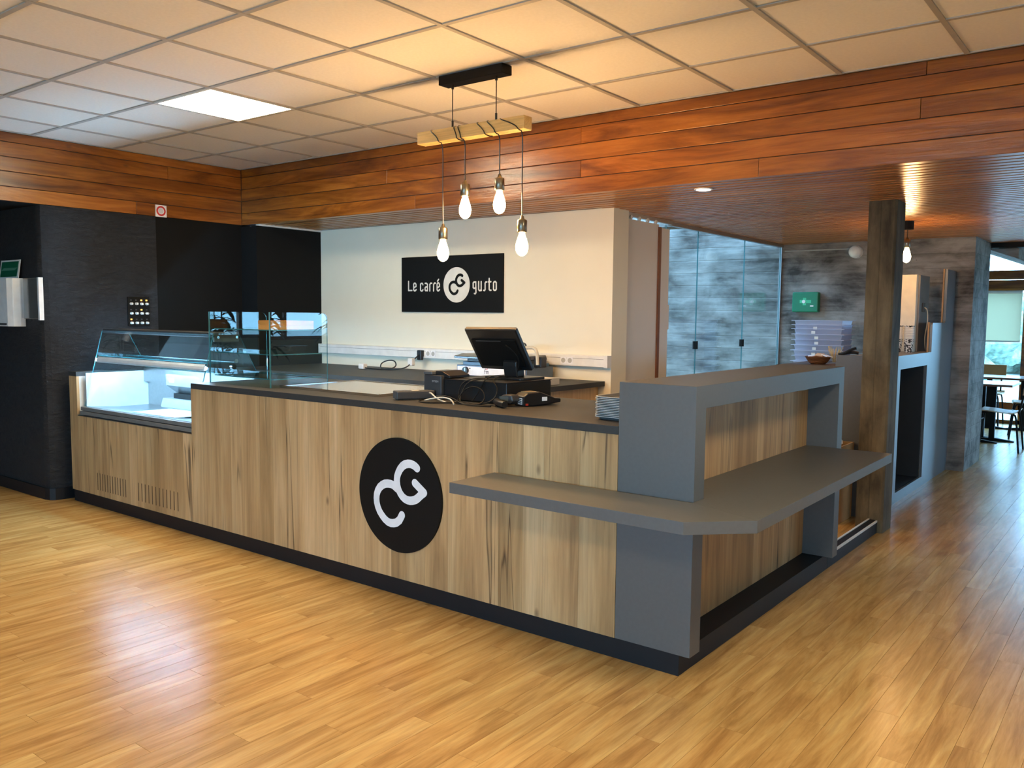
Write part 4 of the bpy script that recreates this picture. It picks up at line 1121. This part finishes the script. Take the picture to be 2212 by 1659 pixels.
# leaflet holder, letter box and exit plan on the dark wall
YP = -0.11
lh_ = thing('leaflet_holder', 'clear leaflet holder with white edge fixed to the dark wall', 'leaflet holder', (-5.45, YP-0.03, 1.385))
M_PAPER = plain('grey_leaflet', (0.22, 0.20, 0.17), 0.6, var=0.15, scale=12)
obj('back_sheet', B().box((-5.60, YP-0.016, 1.385), (-5.31, YP-0.004, 1.695)), M_PAPER, lh_)
obj('white_edge', B().box((-5.312, YP-0.036, 1.378), (-5.288, YP-0.004, 1.697)), M_WHITEP, lh_)
obj('front_sheet', B().box((-5.60, YP-0.034, 1.39), (-5.312, YP-0.031, 1.69)), M_CLEARP, lh_)
lb_ = thing('paper_towel_box', 'white wall box beside the leaflet holder at the left edge', 'box', (-5.75, YP-0.06, 1.31))
obj('body', B().prism([(-5.95, YP-0.004), (-5.95, YP-0.11), (-5.66, YP-0.11), (-5.615, YP-0.085), (-5.600, YP-0.04), (-5.600, YP-0.004)], 'z', 1.325, 1.695), M_WHITEP, lb_, bevel=0.004)
obj('slot', B().box((-5.90, YP-0.112, 1.335), (-5.68, YP-0.108, 1.35)), M_DARKG, lb_)
ep = thing('evacuation_plan', 'green and white framed notice leaning above the white wall box', 'notice', (-5.75, YP-0.05, 1.70))
c_ = Vector((-5.82, YP-0.055, 1.768)); ux = Vector((1, 0, 0)); uz = Vector((0.36, 0, 0.94)).normalized()
def shear(c, hx, hz, y0, y1):
    pts = [(c.x-hx-0.0, c.z-hz), (c.x+hx-0.0, c.z-hz), (c.x+hx+0.05, c.z+hz), (c.x-hx+0.05, c.z+hz)]
    return B().prism(pts, 'y', y0, y1)
obj('frame', shear(c_, 0.168, 0.070, YP-0.030, YP-0.022), M_CREAM, ep)
obj('print', shear(c_, 0.150, 0.058, YP-0.0315, YP-0.030), plain('sign_green', sr(10, 92, 62), 0.5), ep)
obj('pale_band', shear(c_, 0.12, 0.010, YP-0.0325, YP-0.0315), plain('pale_green_band', sr(90, 140, 116), 0.5), ep)

# =================================================================== RIGHT SIDE: drinks station
dk = thing('drinks_station', 'blue-grey laminate drinks station with stepped side panel behind the column', 'counter', (-0.4, 4.6, 0))
XD = -0.19
M_WEDGE = plain('birch_edge', sr(176, 132, 84), 0.5)
def slabx(pts, x0=XD-0.022, x1=XD): return B().prism(pts, 'x', x0, x1)
ZT = 1.17
# side panel facing the walkway, with the leg-room opening
obj('side_panel', slabx([(4.89, 0.083), (5.928, 0.083), (5.928, 1.915), (5.555, 1.915), (5.555, 1.445), (5.545, 1.425), (5.045, 1.425), (5.03, 1.41), (5.03, ZT), (4.89, ZT)]), M_BLUEG, dk)
obj('apron', slabx([(3.36, 1.062), (4.89, 1.062), (4.89, ZT-0.001), (3.36, ZT-0.001)]), M_BLUEG, dk)
obj('near_stile', slabx([(3.36, 0.083), (3.98, 0.083), (3.98, 1.062), (3.36, 1.062)]), M_BLUEG, dk)
obj('step_edge', B().box((XD-0.034, 5.006, ZT), (XD-0.022, 5.030, 1.43)).box((XD-0.034, 5.530, 1.43), (XD-0.022, 5.555, 1.918)), M_WEDGE, dk)
obj('kick_board', B().box((XD-0.03, 3.36, 0), (XD-0.004, 5.928, 0.083)), M_BLUEG, dk)
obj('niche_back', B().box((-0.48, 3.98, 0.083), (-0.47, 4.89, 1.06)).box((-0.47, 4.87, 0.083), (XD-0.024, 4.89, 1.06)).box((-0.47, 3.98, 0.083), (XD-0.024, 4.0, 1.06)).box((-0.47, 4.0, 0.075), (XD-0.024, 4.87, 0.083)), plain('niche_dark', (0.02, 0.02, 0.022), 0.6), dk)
obj('worktop', B().box((-0.50, 3.36, ZT-0.03), (XD-0.023, 5.42, ZT)), plain('warm_grey_top', (0.20, 0.17, 0.14), 0.4), dk)
obj('end_board', B().box((-0.487, 3.338, 0.0), (XD, 3.359, 1.185)), M_GREY, dk)
obj('rear_panel', B().box((-0.50, 3.36, 0.0), (-0.487, 5.42, ZT-0.03)), M_GREY, dk)

# drinks machine on it
dm = thing('drinks_machine', 'tall cream drinks machine lit warm on the station top', 'drinks machine', (-0.5, 5.1, ZT))
obj('case', B().box((-0.48, 4.93, ZT), (-0.315, 5.0, 1.842)), plain('cream_enamel', (0.66, 0.60, 0.48), 0.4), dm, bevel=0.003)
obj('side', B().box((-0.48, 5.001, ZT), (-0.300, 5.36, 1.842)), plain('machine_grey', (0.16, 0.15, 0.14), 0.4), dm, bevel=0.003)
obj('socket', B().box((-0.299, 5.10, 1.52), (-0.285, 5.16, 1.60)), M_BLACK, dm, bevel=0.003)
obj('lead', B().tube([(-0.285, 5.13, 1.56), (-0.262, 5.15, 1.54), (-0.262, 5.17, 1.42), (-0.275, 5.14, 1.30), (-0.27, 5.16, 1.20), (-0.27, 5.20, ZT+0.005)], 0.005, 7, smooth=2), M_LGREY, dm, smooth=True)
# paper cups: two nested stacks on the station
cupb = B().lathe([(0.030, 0.0), (0.0305, 0.002), (0.040, 0.092), (0.043, 0.095), (0.042, 0.098), (0.039, 0.096)], n=18).mesh('paper_cup', True)
cupw = B().lathe([(0.030, 0.0), (0.0305, 0.002), (0.040, 0.092), (0.043, 0.095), (0.042, 0.098), (0.039, 0.096)], n=18).mesh('paper_cup_plain', True)
CORD = ['lowest', 'second from bottom', 'third from bottom', 'fourth from bottom', 'fifth from bottom', 'fifth from top', 'fourth from top', 'third from top', 'second from top', 'topmost']
for sidx, (cx, cy, where) in enumerate(((-0.405, 4.74, 'left'), (-0.318, 4.76, 'right'))):
    z = ZT+0.001
    for k in range(10):
        pat = k in (0, 1, 9)
        o = obj('paper_cup', cupb if pat else cupw, M_CUP if pat else M_CUPW, loc=(cx, cy, z))
        o.scale = (1, 1, 1)
        pl = 'black-and-white printed paper cup' if pat else 'white paper cup'
        tag(o, '%s, %s in the %s cup stack before the drinks machine' % (pl, CORD[k], where), 'paper cup', 'nested paper cups, %s stack' % where)
        z += 0.0145

# low service shelf with basket behind the bar
lc = thing('low_service_shelf', 'low brown shelf unit between the bar and the concrete wall', 'shelf', (-0.92, 4.0, 0))
obj('top', B().box((-1.02, 3.55, 1.055), (-0.505, 4.45, 1.085)), wood('dark_brown_top', [sr(74, 50, 34), sr(96, 68, 46)], 'x', along=1.0, across=9.0, rough=0.4, var=0.1, bump=0.05), lc)
for X in (-1.00, -0.53):
    for Y in (3.60, 4.40):
        obj('leg', B().box((X-0.02, Y-0.02, 0), (X+0.02, Y+0.02, 1.055)), M_DARKG, lc)
bk = thing('bread_basket', 'round wicker basket holding paper napkins on the low shelf', 'basket', (-0.80, 3.88, 1.085))
t_ = NT('wicker')
_co = t_.n('TexCoord').outputs['Object']
_wv = t_.n('TexWave', bands_direction='Z', ins={'Vector': _co, 'Scale': 28.0, 'Distortion': 3.0})
_c = t_.ramp(_wv.outputs[0], [(0.3, sr(96, 52, 22)), (0.7, sr(170, 104, 50))])
t_.bsdf(_c, 0.6, Normal=t_.bump(_wv.outputs[0], 0.6, 0.006))
obj('bowl', B().lathe([(0.055, 0.0), (0.075, 0.015), (0.100, 0.055), (0.108, 0.060), (0.100, 0.062), (0.070, 0.018), (0.02, 0.012)], (-0.80, 3.88, 1.085), 24), t_.m, bk, smooth=True)
for k in range(3):
    a = (0.3, 1.6, 2.6)[k]
    obj('napkin', B().obox((-0.84+0.055*k, 3.86+0.01*k, 1.152+0.008*(k % 2)), (math.cos(a), math.sin(a), 0.2), (-math.sin(a), math.cos(a), 0.1), (0.1, 0.1, 1), 0.035, 0.030, 0.003), M_WHITE if k != 1 else plain('kraft_napkin', sr(214, 176, 140), 0.7), bk)
# stirrers in a jar
sj = thing('stirrer_pot', 'clear pot of thin wooden stirrers behind the basket', 'pot', (-0.735, 4.12, 1.085))
obj('pot', tubshape(-0.790, -0.690, 4.07, 4.17, 1.0855, 1.16), M_CLEARP, sj)
for k in range(22):
    a = RND.uniform(0, 6.28); r0 = RND.uniform(0, 0.022); r1 = RND.uniform(0.03, 0.085)
    obj('stirrer', B().cyl((-0.74+r0*math.cos(a), 4.12+r0*math.sin(a), 1.09), (-0.74+r1*math.cos(a), 4.12+r1*math.sin(a)*0.6, 1.205+RND.uniform(-0.01, 0.02)), 0.0022, n=5), M_PINE, sj)
# little dark things beside it
dg = thing('dark_tongs', 'small black tongs bunch on the station beside the column', 'tongs', (-0.43, 3.42, 1.17))
obj('arm', B().tube([(-0.50, 3.43, 1.188), (-0.46, 3.42, 1.195), (-0.41, 3.42, 1.225), (-0.37, 3.42, 1.238)], 0.010, 8, smooth=2), M_BLACK, dg, smooth=True)
obj('arm', B().tube([(-0.49, 3.45, 1.186), (-0.44, 3.44, 1.200), (-0.39, 3.44, 1.205), (-0.36, 3.44, 1.198)], 0.011, 8, smooth=2), M_BLACK, dg, smooth=True)

# storage crates stacked on a work table
wtb = thing('work_table', 'plain work table holding the stacked clear storage crates', 'table', (-1.17, 5.3, 0))
obj('top', B().box((-1.55, 5.00, 0.80), (-0.75, 5.60, 0.83)), M_STEEL, wtb)
for X in (-1.51, -0.79):
    for Y in (5.04, 5.56):
        obj('leg', B().cyl((X, Y, 0), (X, Y, 0.80), 0.018, n=10), M_STEEL, wtb)
def crate_mesh(h):
    b = B()
    X, Y, T = 0.225, 0.16, 0.012
    lo = [(-X+T, -Y+T, 0), (X-T, -Y+T, 0), (X-T, Y-T, 0), (-X+T, Y-T, 0)]
    hi = [(-X, -Y, h), (X, -Y, h), (X, Y, h), (-X, Y, h)]
    b.add(lo+hi, [(0,3,2,1),(0,1,5,4),(1,2,6,5),(2,3,7,6),(3,0,4,7)])
    R_ = 0.024
    b.box((-X-R_, -Y-R_, h), (X+R_, -Y, h+0.005)).box((-X-R_, Y, h), (X+R_, Y+R_, h+0.005)).box((-X-R_, -Y, h), (-X, Y, h+0.005)).box((X, -Y, h), (X+R_, Y, h+0.005))
    return b.mesh('storage_crate')
cm = crate_mesh(0.055)
ordn = ['bottom', 'second', 'third', 'fourth', 'fifth', 'sixth', 'seventh', 'eighth', 'ninth', 'tenth', 'eleventh', 'top']
z = 0.832
CR = []
for k in range(12):
    dx, dyy = RND.uniform(-0.006, 0.006), RND.uniform(-0.01, 0.01)
    o = thing('storage_crate', 'frosted clear plastic storage crate, %s of the stack by the concrete wall' % (ordn[k] if k in (0, 11) else ordn[k] + ' from the bottom'), 'crate', (-1.20+dx, 5.24+dyy, z), 'stacked clear storage crates')
    c = obj('body', cm, M_CRATE, o); c.matrix_parent_inverse = Matrix.Identity(4)
    if 3 <= k <= 10:
        lx = RND.uniform(-0.06, -0.03)
        lab = obj('paper_label', B().box((lx, -0.166, 0.012), (lx+0.036, -0.1645, 0.038)), M_CREAM, o); lab.matrix_parent_inverse = Matrix.Identity(4)
    z += 0.0515 if k < 9 else 0.040
# first-aid box
fa = thing('first_aid_box', 'green first-aid box with white cross on the concrete wall', 'first-aid box', (-1.60, 5.86, 1.52))
M_GREEN = plain('green_steel', sr(16, 122, 86), 0.35)
obj('case', B().box((-1.738, 5.845, 1.518), (-1.465, 5.929, 1.728)), M_GREEN, fa, bevel=0.012)
b = B().box((-1.655, 5.8435, 1.612), (-1.535, 5.845, 1.645)).box((-1.622, 5.8437, 1.590), (-1.588, 5.8452, 1.668))
obj('cross', b, plain('pale_green_cross', sr(70, 190, 140), 0.5), fa)
obj('lock', B().cyl((-1.612, 5.838, 1.628), (-1.612, 5.8435, 1.628), 0.018, n=16), M_WHITEP, fa)
obj('maker_label', B().box((-1.545, 5.8436, 1.575), (-1.510, 5.845, 1.590)), M_CREAM, fa)
# bulkhead lamp
bh = thing('bulkhead_lamp', 'round white bulkhead lamp on the concrete wall beside the column', 'wall lamp', (-1.12, 5.9, 2.05))
obj('base', B().cyl((-1.115, 5.85, 2.128), (-1.115, 5.929, 2.128), 0.062, n=24), M_WHITEP, bh)
obj('dome', B().lathe([(0.060, 5.85), (0.058, 5.83), (0.046, 5.81), (0.025, 5.80), (0.004, 5.797)], (-1.115, 0, 2.128), 24, axis='y'), plain('opal_glass', (0.78, 0.78, 0.76), 0.25), bh, smooth=True)
obj('conduit', B().cyl((-1.86, 5.915, 2.165), (-1.16, 5.915, 2.165), 0.008, n=8), plain('painted_conduit', (0.35, 0.34, 0.32), 0.5), bh)
# cardboard box with a plastic bag
cb_ = thing('cardboard_box', 'open cardboard box standing between the bar leg and the column', 'box', (-0.50, 3.15, 0))
obj('sides', B().box((-0.72, 2.98, 0), (-0.33, 2.99, 0.555)).box((-0.72, 3.31, 0), (-0.33, 3.32, 0.555)).box((-0.72, 2.99, 0), (-0.71, 3.31, 0.555)).box((-0.34, 2.99, 0), (-0.33, 3.31, 0.555)).box((-0.71, 2.99, 0), (-0.34, 3.31, 0.008)), M_CARD, cb_)
t_ = NT('crumpled_film')
_co = t_.n('TexCoord').outputs['Object']
_n = t_.n('TexNoise', ins={'Vector': _co, 'Scale': 18.0, 'Detail': 5.0, 'Distortion': 1.5})
t_.bsdf((0.72, 0.70, 0.64, 1), 0.25, Normal=t_.bump(_n.outputs[0], 1.0, 0.03), Alpha=0.8)
pbag = B()
bm = bmesh.new()
bmesh.ops.create_icosphere(bm, subdivisions=4, radius=1.0)
rr = random.Random(3)
from mathutils import noise
for v in bm.verts:
    k = 0.75+0.45*noise.noise(v.co*2.6)+0.22*noise.noise(v.co*6.0)
    v.co = Vector((v.co.x*k*0.17, v.co.y*k*0.14, v.co.z*k*0.14))
me = bpy.data.meshes.new('plastic_bag'); bm.to_mesh(me); bm.free()
o = obj('plastic_bag', me, t_.m, loc=(-0.525, 3.15, 0.53))
tag(o, 'crumpled clear plastic bag stuffed into the cardboard box', 'plastic bag')

# =================================================================== DINING ROOM beyond
def table(loc, sx, sy, label, h=0.71, posts=((-0.5, 0), (0.5, 0))):
    t = thing('dining_table', label, 'table', loc, 'dining tables by the far window')
    x, y, _ = loc
    obj('top', B().box((x-sx/2, y-sy/2, h-0.025), (x+sx/2, y+sy/2, h)), [M_RUST], t, bevel=0.002)
    obj('top_laminate', B().box((x-sx/2+0.004, y-sy/2+0.004, h), (x+sx/2-0.004, y+sy/2-0.004, h+0.0015)), plain('pale_table_top', (0.42, 0.36, 0.34), 0.22), t)
    for px, py in posts:
        cx, cy = x+px*sx*0.6, y+py*sy*0.6
        obj('post', B().box((cx-0.03, cy-0.03, 0.03), (cx+0.03, cy+0.03, h-0.025)), M_BLACKM, t)
        obj('foot_bar', B().prism([(cx-0.24, 0), (cx+0.24, 0), (cx+0.24, 0.012), (cx+0.05, 0.035), (cx-0.05, 0.035), (cx-0.24, 0.012)], 'y', cy-0.03, cy+0.03), M_BLACKM, t)
    return t
table((-0.30, 8.42, 0), 0.74, 0.70, 'brown edged dining table nearest the concrete pillar', posts=((-0.05, -0.35), (0.0, 0.35), (0.28, 0.2)))
table((-0.15, 9.76, 0), 1.50, 0.60, 'long dining table right under the far window', posts=((-0.3, 0.2), (0.15, 0.2)))
def chair(loc, rz, label):
    t = thing('dining_chair', label, 'chair', (0, 0, 0), 'dining chairs by the far window')
    M_PLY = plain('pale_plywood', sr(190, 160, 124), 0.4)
    prof = [(-0.205, 0.445), (-0.19, 0.458), (-0.10, 0.455), (0.05, 0.440), (0.14, 0.438), (0.185, 0.450), (0.205, 0.475)]
    low = [(u, v-0.011) for u, v in prof]
    obj('seat', B().prism(prof+low[::-1], 'y', -0.20, 0.20), M_PLY, t)
    bp_ = [(0.205, 0.477), (0.225, 0.56), (0.245, 0.68), (0.262, 0.80)]
    obj('back_upright', B().prism([(0.19, 0.44), (0.255, 0.74), (0.270, 0.74), (0.212, 0.44)], 'y', -0.155, -0.135), M_BLACKM, t)
    obj('back_upright', B().prism([(0.19, 0.44), (0.255, 0.74), (0.270, 0.74), (0.212, 0.44)], 'y', 0.135, 0.155), M_BLACKM, t)
    obj('backrest', B().prism([(0.232, 0.64), (0.256, 0.83), (0.266, 0.83), (0.243, 0.64)], 'y', -0.20, 0.20), plain('brown_plywood', sr(164, 122, 78), 0.4), t, bevel=0.004)
    for sx, sy in ((-1, -1), (-1, 1), (1, -1), (1, 1)):
        obj('leg', B().tube([(sx*0.10, sy*0.13, 0.430), (sx*0.165, sy*0.16, 0.425), (sx*0.185, sy*0.175, 0.36), (sx*0.225, sy*0.195, 0.0)], 0.011, 8, smooth=1), M_BLACKM, t, smooth=True)
    obj('stretcher', B().cyl((-0.19, -0.178, 0.33), (-0.19, 0.178, 0.33), 0.008, n=8), M_BLACKM, t)
    t.location = loc; t.rotation_euler = (0, 0, rz)
    return t
chair((-0.0, 7.76, 0), 0.0, 'pale plywood chair on black legs nearest the concrete pillar')
chair((0.16, 9.05, 0), 0.15, 'plywood chair between the two dining tables, at the picture edge')
chair((-0.52, 9.86+0.42, 0), math.radians(90), 'brown backed chair under the far window beyond the long table')

# potted plants by the side windows, mirrored in the glass guard
def plant(loc, h, n, label, seed):
    rr = random.Random(seed)
    x, y, _ = loc
    t = thing('potted_plant', label, 'plant', loc, 'potted plants by the side windows')
    obj('pot', B().lathe([(0.15, 0), (0.20, 0.36), (0.215, 0.36), (0.215, 0.40), (0.195, 0.40), (0.185, 0.36), (0.02, 0.35)], (x, y, 0), 24), plain('dark_pot', (0.05, 0.05, 0.055), 0.5), t, smooth=True)
    M_LEAF = plain('dark_leaf', (0.018, 0.05, 0.02), 0.4, var=0.2)
    for k in range(4):
        a = rr.uniform(0, 6.28); r = rr.uniform(0.05, 0.25)
        tip = (x+r*math.cos(a), y+r*math.sin(a), h*rr.uniform(0.8, 1.0))
        st = obj('stem', B().tube([(x, y, 0.35), (x+r*0.3*math.cos(a), y+r*0.3*math.sin(a), h*0.5), tip], 0.010, 6, smooth=2), plain('stem_brown', (0.06, 0.045, 0.03), 0.7), t, smooth=True)
        for m in range(n):
            f = rr.uniform(0.35, 1.0)
            p = Vector((x+r*f*math.cos(a), y+r*f*math.sin(a), 0.35+(tip[2]-0.35)*f))
            b2 = rr.uniform(0, 6.28); L = rr.uniform(0.22, 0.42); W = rr.uniform(0.035, 0.06)
            d = Vector((math.cos(b2), math.sin(b2), rr.uniform(-0.5, 0.5))).normalized()
            s = d.cross(Vector((0, 0, 1))).normalized()
            dr = Vector((0, 0, -0.10*L/0.3))
            nn = s.cross(d)*0.012
            vs = [p, p+d*L*0.35+s*W+nn, p+d*L*0.35-s*W+nn, p+d*L*0.35, p+d*L*0.7+s*W*0.7+dr*0.4+nn, p+d*L*0.7-s*W*0.7+dr*0.4+nn, p+d*L*0.7+dr*0.4, p+d*L+dr]
            obj('leaf', B().add(vs, [(0,3,1),(0,2,3),(3,6,4,1),(2,5,6,3),(6,7,4),(5,7,6)]), M_LEAF, st)
    return t
plant((3.55, 4.75, 0), 2.0, 13, 'tall leafy plant in a dark pot before the side windows, nearer one', 1)
plant((3.7, 6.3, 0), 1.8, 13, 'leafy plant in a dark pot before the side windows, farther one', 2)
# shrubs outside the dining window
def shrub(loc, r, label, seed):
    bm = bmesh.new()
    bmesh.ops.create_icosphere(bm, subdivisions=4, radius=1.0)
    for v in bm.verts:
        k = 0.8+0.5*noise.noise(v.co*2.2+Vector((seed, 0, 0)))+0.35*noise.noise(v.co*7.0)
        v.co = Vector((v.co.x*k*r, v.co.y*k*r, max(-0.55, v.co.z*k)*r*0.9))
    me = bpy.data.meshes.new('shrub'); bm.to_mesh(me); bm.free()
    o = obj('shrub', me, plain('shrub_leaf', (0.22, 0.30, 0.24), 0.8, var=0.5, scale=8), loc=(loc[0], loc[1], loc[2]+r*0.49-0.1))
    return tag(o, label, 'shrub', 'shrubs outside the dining window')
shrub((-3.2, 22, 0), 1.6, 'green shrub outside the far window, left one', 1)
shrub((-1.2, 26, 0), 1.9, 'green shrub outside the far window, middle and largest', 2)
shrub((0.8, 23, 0), 1.3, 'green shrub outside the far window, right one', 3)
